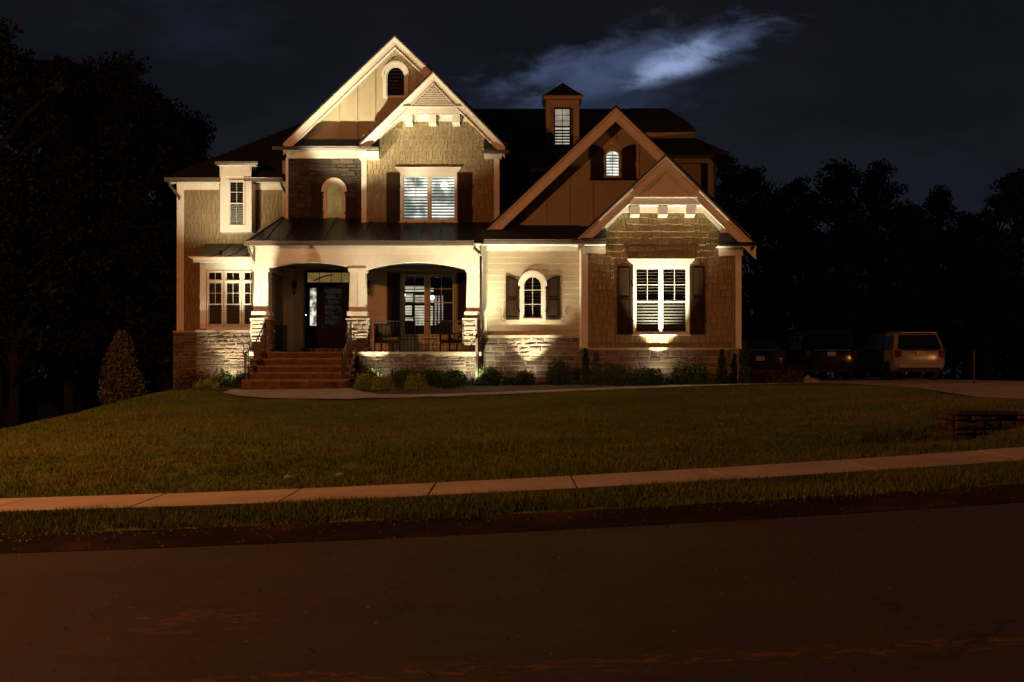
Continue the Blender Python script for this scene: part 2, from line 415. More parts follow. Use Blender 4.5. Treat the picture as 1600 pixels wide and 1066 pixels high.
# front walk + pad, driveway, planting bed as terrain-following strips
def pip(x, y, P):
    c = False; j = len(P)-1
    for i in range(len(P)):
        if (P[i][1] > y) != (P[j][1] > y) and x < (P[j][0]-P[i][0])*(y-P[i][1])/(P[j][1]-P[i][1])+P[i][0]: c = not c
        j = i
    return c
def patch(name, P, mat, off, step=.3, thick=0):
    """triangulated polygon draped on the terrain: the outline is kept exactly"""
    bm = bmesh.new()
    vs = [bm.verts.new((x, y, 0)) for x, y in P]; bm.faces.new(vs)
    xs = [p[0] for p in P]; ys = [p[1] for p in P]
    k = math.ceil(min(xs)/step)*step
    while k < max(xs):
        bmesh.ops.bisect_plane(bm, geom=bm.verts[:]+bm.edges[:]+bm.faces[:], plane_co=(k, 0, 0), plane_no=(1, 0, 0)); k += step
    k = math.ceil(min(ys)/step)*step
    while k < max(ys):
        bmesh.ops.bisect_plane(bm, geom=bm.verts[:]+bm.edges[:]+bm.faces[:], plane_co=(0, k, 0), plane_no=(0, 1, 0)); k += step
    for vv in bm.verts: vv.co.z = H(vv.co.x, vv.co.y)+off
    bmesh.ops.recalc_face_normals(bm, faces=bm.faces)
    for ff in bm.faces:
        if ff.normal.z < 0: ff.normal_flip()
    me = bpy.data.meshes.new(name); bm.to_mesh(me); bm.free(); me.materials.append(mat)
    me.attributes.new('tone', 'FLOAT', 'FACE')
    o = bpy.data.objects.new(name, me); COL.objects.link(o); return o
PATH = [(-8.35,31.35),(-8.3,30.3),(-7.6,29.2),(-6.6,28.3),(-5.4,27.6),(-4.3,27.3),(-3.0,27.25),(-1.5,27.5),(0,28.0),(2,28.9),(4,29.8),(6,30.7),(8,31.6),(9.6,32.2),
        (9.6,33.3),(8,32.7),(6,31.85),(4,30.95),(2,30.0),(0,29.1),(-1.5,28.6),(-2.8,28.5),(-3.6,28.9),(-4.2,29.8),(-4.75,31.35)]
BED = [(-4.6,31.5),(-4.1,29.9),(-3.5,29.05),(-2.8,28.65),(-1.5,28.75),(0,29.25),(2,30.15),(4,31.1),(6,32.0),(8,32.85),(8.3,33.2),(8.4,36),(7,34),(7,33.5),(-4.6,34.2)]
DRIVE = [(9.0,14.65),(9.05,17.8),(9.7,20.5),(10.3,24),(10.5,28),(10.0,31),(9.0,32.6),(8.6,34),(8.3,37),(8.0,50),(19,50),(18,36),(16,30),(15,24),(14.5,14.65)]
BEDL = [(-10.6,34.5),(-10.9,33),(-10,31.9),(-8.5,31.2),(-8.2,31.6),(-8.1,34.5)]
tag(patch('front_path', PATH, M['concrete'], .035), kind='structure')
tag(patch('driveway', DRIVE, M['concrete'], .03, .5), kind='structure')
tag(patch('planting_bed', BED, M['mulch'], .03), kind='structure')
tag(patch('planting_bed', BEDL, M['mulch'], .03), kind='structure')

# grass blades as one mass
def blades(name, n, xr, yr, hmin, hmax, wid, skip=()):
    V = []; T = []
    cnt = 0
    xs = rng.uniform(xr[0], xr[1], n); ys = rng.uniform(yr[0], yr[1], n)
    hn = rng.uniform(hmin, hmax, n); an = rng.uniform(0, 2*math.pi, n); ln = rng.uniform(-.5, .5, (n, 2))
    ph = rng.uniform(0, 1, n)
    keepi = []
    for i in range(n):
        x, y = xs[i], ys[i]
        if any(pip(x, y, P) for P in skip): continue
        if y > 15 and abs(x) > .53*y+2.5: continue
        keepi.append(i)
    F_ = []
    for i in keepi:
        x, y = xs[i], ys[i]; z = H(x, y)-.015
        if y < 11.42+.16*math.sin(x*2.7)+.09*math.sin(x*7.1+1) and rng.random() < .86: continue
        if math.sin(x*1.9+.7)*math.sin(y*2.9+x)*math.sin(x*5.3-y) > .60 and rng.random() < .65: continue
        cl = .5+.5*math.sin(x*2.1+math.sin(y*1.7)*1.3)*math.sin(y*2.7+x*.6)
        cl2 = .5+.5*math.sin(x*.8+1.3*math.sin(y*.9))*math.sin(y*1.1+2)
        h = hn[i]*(.55+.75*cl); c, s_ = math.cos(an[i])*wid, math.sin(an[i])*wid
        k = len(V)
        V += [(x-c, y-s_, z), (x+c, y+s_, z), (x+ln[i][0]*h, y+ln[i][1]*h, z+h)]
        F_.append((k, k+1, k+2)); T.append(min(1., max(0., .40*ph[i]+.55*(cl2-.25)+.35*(cl-.5))))
    mb = MB(); mb.v = V; mb.f = F_; mb.t = T
    return tag(mb.build(name, M['grass'], recalc=False), kind='stuff')
blades('verge_grass', 115000, (-11, 9), (11.05, 13.08), .03, .105, .006)
blades('lawn_grass', 88000, (-12, 9.2), (14.58, 18.5), .035, .085, .007, [DRIVE])
blades('lawn_grass', 120000, (-17, 12), (18.5, 31.8), .035, .080, .011, [PATH, BED, BEDL, DRIVE])

lt_ = MB()
for _ in range(1500):
    g_r = random.random()
    if g_r < .55: x, y = random.uniform(-8, 8), random.gauss(11.1, .12)
    elif g_r < .8: x, y = random.uniform(-8, 8), random.gauss(10.55, .16)
    else: x, y = random.uniform(-4, 4), random.uniform(5.2, 10.4)
    z = H(x, y)+.022; q = random.uniform(.005, .017); a = random.uniform(0, 3.14); c_, s_ = math.cos(a)*q, math.sin(a)*q
    lt_.add([(x-c_,y-s_,z),(x+s_,y-c_,z),(x+c_,y+s_,z),(x-s_*.6,y+c_*.6,z+q*.7)], [(0,1,2,3),(0,1,3),(1,2,3)])
tag(lt_.build('gravel_litter', M['litter'], recalc=False), kind='stuff')

# ------------------------------------------------------------ cladding helpers
def front(Y): return (Vector((0, Y, 0)), Vector((1,0,0)), Vector((0,-1,0)))
def P3(fm, u_, v_, n_):
    p = fm[0]+fm[1]*u_+fm[2]*n_; return (p.x, p.y, p.z+v_)
def scan(poly, z):
    xs = []
    for i in range(len(poly)):
        a, b = poly[i], poly[(i+1) % len(poly)]
        if (a[1] > z) != (b[1] > z): xs.append(a[0]+(b[0]-a[0])*(z-a[1])/(b[1]-a[1]))
    xs.sort(); return [(xs[i], xs[i+1]) for i in range(0, len(xs)-1, 2)]
def cut(iv, holes, zm):
    for h in holes:
        x0, x1, z0, z1 = h[:4]
        if not (z0 < zm < z1): continue
        if len(h) > 4 and zm > h[4]:
            q = math.sqrt(max(0., 1-((zm-h[4])/(z1-h[4]))**2)); c = (x0+x1)/2; x0, x1 = c-(x1-x0)/2*q, c+(x1-x0)/2*q
        new = []
        for a, b in iv:
            if x1 <= a or x0 >= b: new.append((a, b)); continue
            if x0 > a: new.append((a, x0))
            if x1 < b: new.append((x1, b))
        iv = new
    return [q for q in iv if q[1]-q[0] > .01]
def lap(mb, fm, poly, expo=.15, holes=(), th=.022):
    z0 = min(p[1] for p in poly); z1 = max(p[1] for p in poly); z = z0
    while z < z1-.01:
        zt = min(z+expo, z1)
        for a, b in cut(scan(poly, (z+zt)/2), holes, (z+zt)/2):
            vs = [P3(fm,a,z,th),P3(fm,b,z,th),P3(fm,b,zt+.01,.004),P3(fm,a,zt+.01,.004),P3(fm,a,z,-.01),P3(fm,b,z,-.01),P3(fm,b,zt+.01,-.01),P3(fm,a,zt+.01,-.01)]
            mb.add(vs, [(0,1,2,3),(4,7,6,5),(0,4,5,1),(2,6,7,3),(1,5,6,2),(0,3,7,4)])
        z = zt
def shakes(mb, fm, poly, expo=.19, holes=(), th=.026, wmin=.06, wmax=.19, jit=.012):
    z0 = min(p[1] for p in poly); z1 = max(p[1] for p in poly); z = z0
    while z < z1-.01:
        zt = min(z+expo, z1)
        for a, b in cut(scan(poly, (z+zt)/2), holes, (z+zt)/2):
            x = a
            while x < b-.005:
                x2 = min(b, x+random.uniform(wmin, wmax))
                if b-x2 < .05: x2 = b
                j = random.uniform(-jit, jit); tt = th+random.uniform(-.006, .006); g = .006
                zz = z+j
                vs = [P3(fm,x+g,zz,tt),P3(fm,x2-g,zz,tt),P3(fm,x2-g,zt+.02,.004),P3(fm,x+g,zt+.02,.004),P3(fm,x+g,zz,-.01),P3(fm,x2-g,zz,-.01),P3(fm,x2-g,zt+.02,-.01),P3(fm,x+g,zt+.02,-.01)]
                mb.add(vs, [(0,1,2,3),(4,7,6,5),(0,4,5,1),(2,6,7,3),(1,5,6,2),(0,3,7,4)])
                x = x2
        z = zt
def stones(mb, fm, u0, u1, v0, v1, holes=(), hr=(.08,.20), wr=(.16,.48), pr=(.015,.06), gap=.008, split=True):
    v = v0
    while v < v1-.02:
        h = random.uniform(*hr)
        if v1-(v+h) < .07: h = v1-v
        for a, b in cut([(u0, u1)], holes, v+h/2):
            x = a
            while x < b-.01:
                w_ = random.uniform(*wr)*(.7 if h < .11 else 1.15)
                if b-(x+w_) < .1: w_ = b-x
                parts = [(v, v+h)] if not split or h < .15 or random.random() < .6 else [(v, v+h*.5), (v+h*.5, v+h)]
                for va, vb in parts:
                    g = gap; p = random.uniform(*pr); c = .016
                    jx = lambda: random.uniform(-.006, .006)
                    A = [(x+g+jx(), va+g+jx()), (x+w_-g+jx(), va+g+jx()), (x+w_-g+jx(), vb-g+jx()), (x+g+jx(), vb-g+jx())]
                    cx, cy = x+w_/2, (va+vb)/2
                    ins = lambda q: (q[0]+(c if q[0] < cx else -c), q[1]+(c if q[1] < cy else -c))
                    vs = [P3(fm,*q,-.01) for q in A]+[P3(fm,*q,p*.55) for q in A]+[P3(fm,*ins(q),p+random.uniform(-.014,.014)) for q in A]
                    mid = P3(fm, cx+random.uniform(-.3,.3)*w_*.5, cy, p+random.uniform(.002,.022)); vs.append(mid)
                    fs = [(i, (i+1) % 4, 4+(i+1) % 4, 4+i) for i in range(4)]+[(4+i, 4+(i+1) % 4, 8+(i+1) % 4, 8+i) for i in range(4)]+[(8+i, 8+(i+1) % 4, 12) for i in range(4)]
                    mb.add(vs, fs)
                x += w_
        v += h
def mortar(mb, fm, u0, u1, v0, v1, holes=(), n=.004):
    v = v0; st = .05 if holes else (v1-v0)
    while v < v1-1e-4:
        vt = min(v+st, v1)
        for a, b in cut([(u0, u1)], holes, (v+vt)/2): mb.add([P3(fm,a,v,n),P3(fm,b,v,n),P3(fm,b,vt,n),P3(fm,a,vt,n)], [(0,1,2,3)])
        v = vt

# ------------------------------------------------------------ the house
YA, YB, YG, YD, YC, YE, YW, YBAY = 33.0, 33.8, 34.9, 35.4, 35.9, 36.3, 36.6, 34.3
house = empty('house', (0, 34, 1.03), label='large craftsman house of tan shakes, cream siding and stone under steep gables', cat='house')
GZ = .85
core = MB()      # walls behind the cladding
def vol(px0, px1, Y, z0, z1, yb): core.box(X(px0, Y), X(px1, Y), Y+.12, yb, z0, z1)
vol(277, 452, YW, GZ-.8, Z(280, YW), 50)                    # left wing
core.box(X(313, YBAY), X(421, YBAY), YBAY+.12, YW+.5, GZ, Z(404, YBAY))   # bay
core.box(X(440, YE), X(770, YE), YE+.12, 50, GZ, Z(250, YE))
core.box(X(450, YC), X(566, YC), YC+.12, 50, Z(352, YC), Z(236, YC))
core.box(X(566, YD), X(779, YD), YD+.12, 50, Z(380, YD), Z(240, YD))
core.box(X(756, YB), X(915, YB), YB+.12, 46, GZ, Z(383, YB))
core.box(X(911, YA), X(1156, YA), YA+.12, 46, GZ, Z(390, YA))
core.box(X(700, 38.), X(1113, 38.), 38.12, 50, 4, 8.6)
core.box(X(960, 38.), X(1113, 38.), 38.121, 49.9, 8.6, 9.3)
core.build('wall', M['batten'], house).name = 'inner_wall'

roof = MB(); trim = MB(); 
def gut(mb, x0, x1, yf, zt, h=.13, d_=.13):
    mb.ext([(yf,zt),(yf+.012,zt-.02),(yf+.012,zt-.05),(yf+.045,zt-h),(yf+d_,zt-h),(yf+d_,zt)], x0, x1, 'x')
# main roof
zr0 = Z(170, 44.0); C0 = (X(256, 36.1), 36.1, Z(277, 36.1)); sl = (zr0-C0[2])/(44-36.1)
pz = lambda y: C0[2]+sl*(y-36.1)
R0 = (X(527, 44), 44, zr0); R1 = (X(1040, 44), 44, zr0)
mr = MB()
xg = X(470, 36.1); xe = X(1040, 37.)
mr.slab([C0, (xg,36.1,pz(36.1)), (xg,37.0,pz(37.0)), (xe,37.0,pz(37.0)), (xe,38.,pz(38.)), R1, R0], .14)
yb_ = 51.9
mr.slab([R0, R1, (X(1100,44), yb_, C0[2]), (C0[0], yb_, C0[2])], .14)
mr.slab([C0, R0, (C0[0], yb_, C0[2])], .14)
mr.build('roof', M['shingle'], house)
# right rear block: lower roof, band, upper roof
rr = MB()
ea = (X(900,37.4), 37.4, Z(238,37.4)); eb = (X(1139,37.4), 37.4, Z(238,37.4)); Yd = 39.9
ec = (X(1087,Yd), Yd, Z(216,Yd)); ed = (X(900,Yd), Yd, Z(216,Yd))
rr.slab([ea, eb, ec, (ec[0], 50, ec[2]), (ed[0], 50, ed[2]), ed], .1)
rr.slab([eb, (eb[0], 51, eb[2]), (ec[0], 50, ec[2]), ec], .1)
fa = (X(985,Yd), Yd-.12, Z(205,Yd)); fb = (X(1086,Yd), Yd-.12, Z(204,Yd))
rr.slab([fa, fb, (X(1078,41.2),41.2,Z(193,41.2)), (X(1062,42.6),42.6,Z(182,42.6)), (X(1040,44),44,zr0+.02), (X(985,44),44,zr0+.02)], .08)
rr.slab([fb, (fb[0]+.1,50,fb[2]), (R1[0],50,zr0), (X(1040,44),44,zr0+.02), (X(1062,42.6),42.6,Z(182,42.6)), (X(1078,41.2),41.2,Z(193,41.2))], .08)
rr.build('roof', M['shingle'], house)
bt = MB(); bt.box(X(985,Yd), X(1084,Yd), Yd, 48, Z(217,Yd), Z(205,Yd)-.06)
bt.box(X(985,Yd), X(1086,Yd), Yd-.05, Yd+.02, Z(210,Yd), Z(205,Yd)-.05)
bt.box(X(1000,37.9), X(1113,37.9), 37.45, 38.2, Z(248,37.9), Z(243,37.9)); bt.box(X(1000,37.9), X(1113,37.9), 37.86, 38.2, Z(255,37.9), Z(248,37.9))
bt.box(X(1106,37.9), X(1115,37.9), 37.88, 38.2, 7, Z(255,37.9))
bt.build('trim_board', M['batten'], house)
g_ = MB(); gut(g_, ea[0], eb[0]+.02, 37.3, ea[2]+.01); g_.build('gutter', M['spout'], house)

# generic front gable
def gable(apx, lpx, rpx, Yf, Yw, Yb, bw=.27, frieze=.22, wallpoly=None, wallkind=None, holes=(), mat='shake', over=.10):
    a = (X(apx[0],Yf), Z(apx[1],Yf)); l = (X(lpx[0],Yf), Z(lpx[1],Yf)); r = (X(rpx[0],Yf), Z(rpx[1],Yf))
    def chev(d0, d1, y0, y1, mb, trimend=0.):
        ll = (l[0]+trimend, l[1]+trimend*(a[1]-l[1])/(a[0]-l[0])); r2 = (r[0]-trimend, r[1]+trimend*(a[1]-r[1])/(r[0]-a[0]))
        mb.ext([(ll[0],ll[1]-d0),(a[0],a[1]-d0),(r2[0],r2[1]-d0),(r2[0],r2[1]-d1),(a[0],a[1]-d1),(ll[0],ll[1]-d1)], y0, y1)
    rf = MB(); chev(0., .07, Yf-.095, Yb, rf); rf.build('roof', M['shingle'], house)
    rb = MB(); k = 1.4
    chev(.07, .07+.045*k, Yf-.075, Yf+.03, rb); chev(.07+.045*k, .07+.07*k, Yf-.045, Yf+.03, rb); chev(.07+.07*k, .07+bw*k, Yf-.02, Yf+.03, rb)
    chev(.07+bw*k, .07+bw*k+.035, Yf-.045, Yf+.03, rb)
    rb.build('rake_board', M['trim'], house)
    sf = MB(); chev(.09, .14, Yf+.03, Yw+.02, sf); 
    chev(.14, .14+frieze*k, Yw-.045, Yw+.02, sf, .35); sf.build('rake_soffit', M['trim'], house)
    return a, l, r
def brackets(pxs, py0, py1, Yf, Yw, hw=.13):
    for p in pxs:
        b = MB(); x = X(p, Yf+.12); zt, zb = Z(py0, Yf), Z(py1, Yf)
        b.ext([(Yf+.10, zt), (Yf+.10, zb), (Yf+.16, zb-.04), (Yw, zb-.06), (Yw, zt)], x-hw, x+hw, 'x'); b.build('bracket', M['trim'], house)

# --- left wing walls
LW = [(X(283,YW), Z(403,YW)-1), (X(452,YW), Z(403,YW)-1), (X(452,YW), Z(290,YW)), (X(283,YW), Z(290,YW))]
mb = MB(); wx0, wx1 = X(343,YW), X(393,YW)
LWb = [(X(283,YW), Z(519,YW)), (X(450,YW), Z(519,YW)), (X(450,YW), Z(292,YW)), (X(283,YW), Z(292,YW))]
shakes(mb, front(YW), LWb, .17, [(wx0+.05, wx1-.05, Z(362,YW), 20), (X(330,YW), X(450,YW), 0, Z(392,YW))])
mb.build('shake_wall', M['shake'], house); mb = MB()
fmR = (Vector((X(421.5,YBAY), 0, 0)), Vector((0,1,0)), Vector((1,0,0)))
shakes(mb, fmR, rect(YBAY+.1, YE, 2.1, Z(417,YBAY)), .17)
mb.build('shake_wall', M['shake'], house)
tb = MB()
tb.box(X(277,YW), X(288,YW), YW-.05, YW+.13, Z(520,YW), Z(285,YW)); tb.box(X(288,YW), X(343,YW), YW-.04, YW+.1, Z(297,YW), Z(285,YW)); tb.box(X(393,YW), X(446,YW), YW-.04, YW+.1, Z(297,YW), Z(285,YW))
tb.box(X(262,36.2), X(343,36.3), 36.22, YW+.1, Z(284,36.2), Z(284,36.2)+.04); tb.box(X(393,36.3), X(444,36.3), 36.22, YW+.1, Z(284,36.2), Z(284,36.2)+.04)
tb.build('trim_board', M['trim'], house)
tb = MB(); Yh = YW-.56   # tall dormer panel breaking the eave
zc = Z(262, Yh)
tb.box(X(344,Yh), X(358,Yh), Yh, YW+.1, Z(363,Yh), Z(262,Yh)); tb.box(X(382,Yh), X(393,Yh), Yh, YW+.1, Z(363,Yh), Z(262,Yh))
tb.box(X(358,Yh), X(382,Yh), Yh, YW+.1, Z(363,Yh), Z(352,Yh)); tb.box(X(358,Yh), X(382,Yh), Yh, YW+.1, Z(283,Yh), Z(262,Yh))
tb.ext([(X(344,Yh),Z(276,Yh)),(X(393,Yh),Z(276,Yh)),(X(390,Yh),Z(258,Yh)),(X(347,Yh),Z(258,Yh))], Yh-.02, YW+.3)
tb.box(X(343,Yh), X(393,Yh), Yh+.02, 38.2, Z(285,Yh), Z(257,Yh))
tb.box(X(339,Yh-.2), X(399,Yh-.2), Yh-.2, Yh+.1, Z(258,Yh-.2), Z(255.5,Yh-.2))
tb.build('dormer_panel', M['trim'], house)
db = MB(); q0 = Z(254, Yh-.25); db.slab([(X(334,Yh-.25),Yh-.25,q0),(X(404,Yh-.25),Yh-.25,q0),(X(400,38.9),38.9,q0+.75),(X(340,38.9),38.9,q0+.75)], .07)
db.build('dormer_roof', M['shingle'], house)
g_ = MB(); gut(g_, X(336,Yh-.3), X(403,Yh-.3), Yh-.34, q0+.02, .10, .1); g_.build('gutter', M['gutter'], house)
g_ = MB(); gut(g_, X(257,36.05), X(345,36.05), 36.0, Z(277.5,36.0)); g_.build('gutter', M['gutter'], house)
g_ = MB(); gut(g_, X(381,36.05), X(442,36.05), 36.0, Z(277.5,36.0)); g_.build('gutter', M['gutter'], house)

# --- bay
bz0, bz1 = Z(514,YBAY), Z(404,YBAY); bx0, bx1 = X(313,YBAY), X(421,YBAY)
tb = MB()
tb.box(bx0, X(322.5,YBAY), YBAY-.04, YBAY+.14, bz0, bz1)
tb.box(X(322.5,YBAY), bx1, YBAY-.03, YBAY+.14, Z(422,YBAY), bz1)
tb.box(X(322.5,YBAY), bx1, YBAY-.03, YBAY+.14, bz0-.1, Z(510.5,YBAY))
tb.box(X(402,YBAY), bx1, YBAY-.04, YBAY+.14, bz0, Z(422,YBAY))
tb.box(bx1-.02, bx1+.03, YBAY, YBAY+.25, 2.1, bz1)
tb.box(bx0-.25, bx1, YBAY-.42, YBAY+.1, bz1-.02, bz1+.03)
tb.box(bx1, bx1+.035, YBAY+.2, YE, Z(424,YBAY), Z(417,YBAY))
tb.build('trim_board', M['trim'], house)
br = MB(); e1 = Z(402,33.85); 
bl, br_ = X(303,33.85), X(430,33.85)
p1, p2 = X(322,YW), X(452,YW); zt_ = Z(381,YW); ym = 35.0
br.slab([(bl,33.85,e1),(br_,33.85,e1),(br_,ym,lrp(e1,zt_,.32)),(lrp(bl,p1,.3),ym,lrp(e1,zt_,.32))], .05)
br.slab([(lrp(bl,p1,.3),ym,lrp(e1,zt_,.32)),(br_,ym,lrp(e1,zt_,.32)),(p2,YW,zt_),(p1,YW,zt_)], .05)
br.slab([(bl,33.85,e1),(lrp(bl,p1,.3),ym,lrp(e1,zt_,.32)),(p1,YW,zt_),(bl,YW,e1)], .05)
for sx in fr(bl+.5, br_, 4)[:-1]: br.slab([(sx-.012,33.86,e1+.03),(sx+.012,33.86,e1+.03),(sx+.012,ym,lrp(e1,zt_,.32)+.03),(sx-.012,ym,lrp(e1,zt_,.32)+.03)], .03); br.slab([(sx-.012,ym,lrp(e1,zt_,.32)+.03),(sx+.012,ym,lrp(e1,zt_,.32)+.03),(sx+.012,YW,zt_+.03),(sx-.012,YW,zt_+.03)], .03)
br.build('bay_roof', M['metal_roof'], house)
g_ = MB(); g_.box(bl-.02, br_, 33.8, 33.9, e1-.16, e1-.01); g_.box(bl-.04, br_, 33.77, 33.9, e1-.05, e1-.0); g_.build('fascia', M['trim'], house)

# --- C: stone front between
xs0, xs1 = X(450,YC), X(566,YC); zs0, zs1 = Z(352,YC), Z(247,YC)
ah = (X(507.5,YC), X(538.5,YC), Z(345,YC), Z(282,YC), Z(298,YC))
def stone_part(mat='stone', *a, **k):
    s_ = MB(); stones(s_, *a, **k); o = s_.build('stone_wall', M[mat], house)
    hol = a[5] if len(a) > 5 else (); m_ = MB(); mortar(m_, *a[:5], hol); m_.build('mortar', M['mortar'] if mat == 'stone' else M['stone_dark'], o)
stone_part('stone_dark', front(YC), xs0, xs1, zs0, zs1, [ah])
# left wing base and bay base
stone_part('stone', front(YW-.12), X(271,YW-.12), X(335,YW), GZ-.9, Z(520,YW-.12))
YS = YBAY-.14
stone_part('stone', front(YS), X(307,YS), X(400,YS), GZ-.3, Z(519.5,YS), hr=(.07,.17), wr=(.14,.42))
# B base, A base
YBs = YB-.06; YAs = YA-.05
stone_part('stone', front(YBs), X(753,YBs), X(910,YBs), GZ, Z(528,YBs), hr=(.12,.20), wr=(.20,.48), pr=(.008,.034), gap=.014, split=False)
stone_part('stone', front(YAs), X(907,YAs), X(1152,YAs), GZ, Z(547.5,YAs), hr=(.12,.20), wr=(.20,.48), pr=(.008,.034), gap=.014, split=False)
# porch base wall
YP = 33.25
stone_part('stone', front(YP), X(560,YP), X(727,YP), GZ, Z(552,YP))
class CB:
    def box(s, *a): MB().box(*a).build('mortar_bed', M['mortar'], house)
    def build(s, *a): pass
core2 = CB()
core2.box(X(272,YW), X(335,YW), YW-.1, YW+.15, GZ-.9, Z(520,YW)); core2.box(X(308,YS), X(400,YS), YS+.02, YBAY+.2, GZ-.3, Z(519.5,YS))
core2.box(X(754,YB), X(911,YB), YBs+.01, YB+.2, GZ, Z(527,YB)); core2.box(X(908,YA), X(1151,YA), YAs+.01, YA+.2, GZ, Z(547,YA))
core2.box(X(560,YP), X(727,YP), YP+.02, YP+.3, GZ, Z(552.5,YP)); core2.build('mortar_bed', M['mortar'], house)
class LB:
    def box(s, *a): MB().box(*a).build('stone_ledge', M['cap'], house)
    def build(s, *a): pass
cp = LB()
cp.box(X(270,YW-.2), X(307,YW-.2), YW-.2, YW+.1, Z(520,YW-.2), Z(517,YW-.2))
cp.box(X(305.5,YS-.07), X(396,YS-.07), YS-.09, YBAY+.1, Z(519.5,YS), Z(516,YS))
cp.box(X(752,YBs), X(910,YBs), YBs-.065, YB+.05, Z(528,YBs), Z(524,YBs)); cp.box(X(906.5,YAs), X(1153,YAs), YAs-.06, YA+.05, Z(547.5,YAs), Z(543.5,YAs))
cp.build('stone_ledge', M['cap'], house)

# --- pent roof + frieze over C
tb = MB()
tb.box(X(448,YC), X(590,YC), YC-.06, YC+.13, Z(248,YC), Z(236,YC)); tb.box(X(447,YC), X(451,YC), YC-.07, YC+.2, zs0, Z(248,YC))
tb.box(X(443,YC), X(592,35.2), YC-.45, YC+.1, Z(236,YC), Z(236,YC)+.03)
tb.box(X(560,35.0), X(592,35.0), 34.95, YD+.1, Z(247,35.0), Z(237,35.0))
tb.build('frieze_board', M['trim'], house)
pr = MB(); yq = 35.4
pr.slab([(X(437,yq),yq,Z(231,yq)),(X(592,yq),yq,Z(231,yq)),(X(592,36.),36.,Z(215,36.)),(X(449,36.),36.,Z(215,36.))], .06)
pr.slab([(X(437,yq),yq,Z(231,yq)),(X(449,36.),36.,Z(215,36.)),(X(437,37),37,Z(231,yq))], .06)
pr.slab([(X(558,34.9),34.9,Z(231,34.9)),(X(592,34.9),34.9,Z(231,34.9)),(X(592,YD),YD+.05,Z(214,YD)),(X(566,YD),YD+.05,Z(214,YD))], .06)
pr.build('pent_roof', M['shingle'], house)
g_ = MB(); gut(g_, X(426,yq), X(562,yq), yq-.1, Z(230.5,yq)+.02, .10); gut(g_, X(556,34.85), X(592,34.85), 34.8, Z(231,34.8)+.03, .10); g_.build('gutter', M['spout'], house)

# --- gable 1 (tall, behind)
g1a, g1l, g1r = gable((617,55), (443,222), (793,222), 35.42, YC, 43.5, bw=.24, frieze=.12)
wl = [(X(455,YC), Z(222,YC)), (X(780,YC), Z(222,YC)), (X(617,YC), Z(66,YC))]
gw = MB()
for k in range(60):
    zA = lrp(wl[0][1], wl[2][1], k/60); zB = lrp(wl[0][1], wl[2][1], (k+1)/60)
    for a, b in cut(scan(wl, (zA+zB)/2), [(X(602,YC), X(635,YC), Z(152,YC), Z(102,YC), Z(122,YC))], (zA+zB)/2):
        gw.add([(a,YC,zA),(b,YC,zA),(b,YC,zB),(a,YC,zB)], [(0,1,2,3)], .5)
gw.build('board_wall', M['batten'], house)
core3 = MB(); core3.ext([(X(452,YC),Z(236,YC)),(X(779,YC),Z(236,YC)),(X(779,YC),Z(222,YC)),(X(617,YC),Z(67,YC)),(X(452,YC),Z(222,YC))], YC+.11, 43); core3.build('inner_wall', M['batten'], house)
class BB:
    def box(s, *a): MB().box(*a).build('batten', M['batten'], house)
    def build(s, *a): pass
bb = BB()
for px in (474, 502, 530, 558, 586, 650, 676):
    zt = Z(66+abs(px-617)*.96, YC)-.05
    bb.box(X(px,YC)-.022, X(px,YC)+.022, YC-.022, YC, Z(222,YC), zt)
bb.build('batten', M['batten'], house)

# --- D: gable 2 wall
D0 = [(X(567,YD), Z(350,YD)), (X(780,YD), Z(350,YD)), (X(780,YD), Z(215,YD)), (X(677,YD), Z(120,YD)), (X(567,YD), Z(215,YD))]
core3 = MB(); core3.ext([(X(568,YD),Z(240,YD)),(X(779,YD),Z(240,YD)),(X(779,YD),Z(222,YD)),(X(677,YD),Z(124,YD)),(X(568,YD),Z(222,YD))], YD+.12, 43); core3.build('inner_wall', M['batten'], house)
mb = MB(); DW = (X(624,YD), X(714,YD), Z(347,YD), Z(272,YD))
shakes(mb, front(YD), D0, .165, [DW]); mb.build('shake_wall', M['shake'], house)
tb = MB()
tb.box(X(565,YD), X(573,YD), YD-.045, YD+.3, Z(350,YD), Z(247,YD)); tb.box(X(772,YD), X(780.5,YD), YD-.045, YD+.13, Z(350,YD), Z(247,YD))
tb.box(X(757,YD), X(784,YD), YD-.3, YD+.1, Z(249,YD), Z(240,YD)); tb.box(X(755,YD), X(794,34.95), YD-.42, YD+.1, Z(240,YD), Z(236,YD))
tb.ext([(X(625,YD),Z(190,YD)),(X(730,YD),Z(190,YD)),(X(768,YD),Z(222,YD)),(X(790,YD),Z(222,YD)),(X(738,YD),Z(170,YD)),(X(617,YD),Z(170,YD)),(X(565,YD),Z(222,YD)),(X(588,YD),Z(222,YD))], YD-.055, YD+.05)
tb.build('trim_board', M['trim'], house)
Yf = 34.93
g2 = gable((677,111), (562,224), (789,226), Yf, YD, 43.2, bw=.25, frieze=.05)
pd = MB()   # pediment over brackets
pd.ext([(X(617,Yf),Z(178,Yf)),(X(738,Yf),Z(178,Yf)),(X(677,Yf),Z(119,Yf))], Yf+.005, Yf+.06)
pd.box(X(622,Yf), X(733,Yf), Yf-.03, Yf+.08, Z(178,Yf), Z(168.5,Yf)); pd.box(X(628,Yf), X(727,Yf), Yf-.05, Yf+.01, Z(168.5,Yf), Z(166.5,Yf))
pd.box(X(618,Yf), X(737,Yf), Yf+.06, YD, Z(178,Yf), Z(178,Yf)+.03)
pd.build('pediment', M['trim'], house)
vt = MB(); va, vb, vc = (X(641,Yf),Z(167,Yf)), (X(712,Yf),Z(167,Yf)), (X(677,Yf),Z(133,Yf))
vt.ext([va, vb, vc], Yf-.005, Yf+.004, tn=.1)
vo = vt.build('gable_vent', M['sash'], house)
lv = MB(); nl = 10
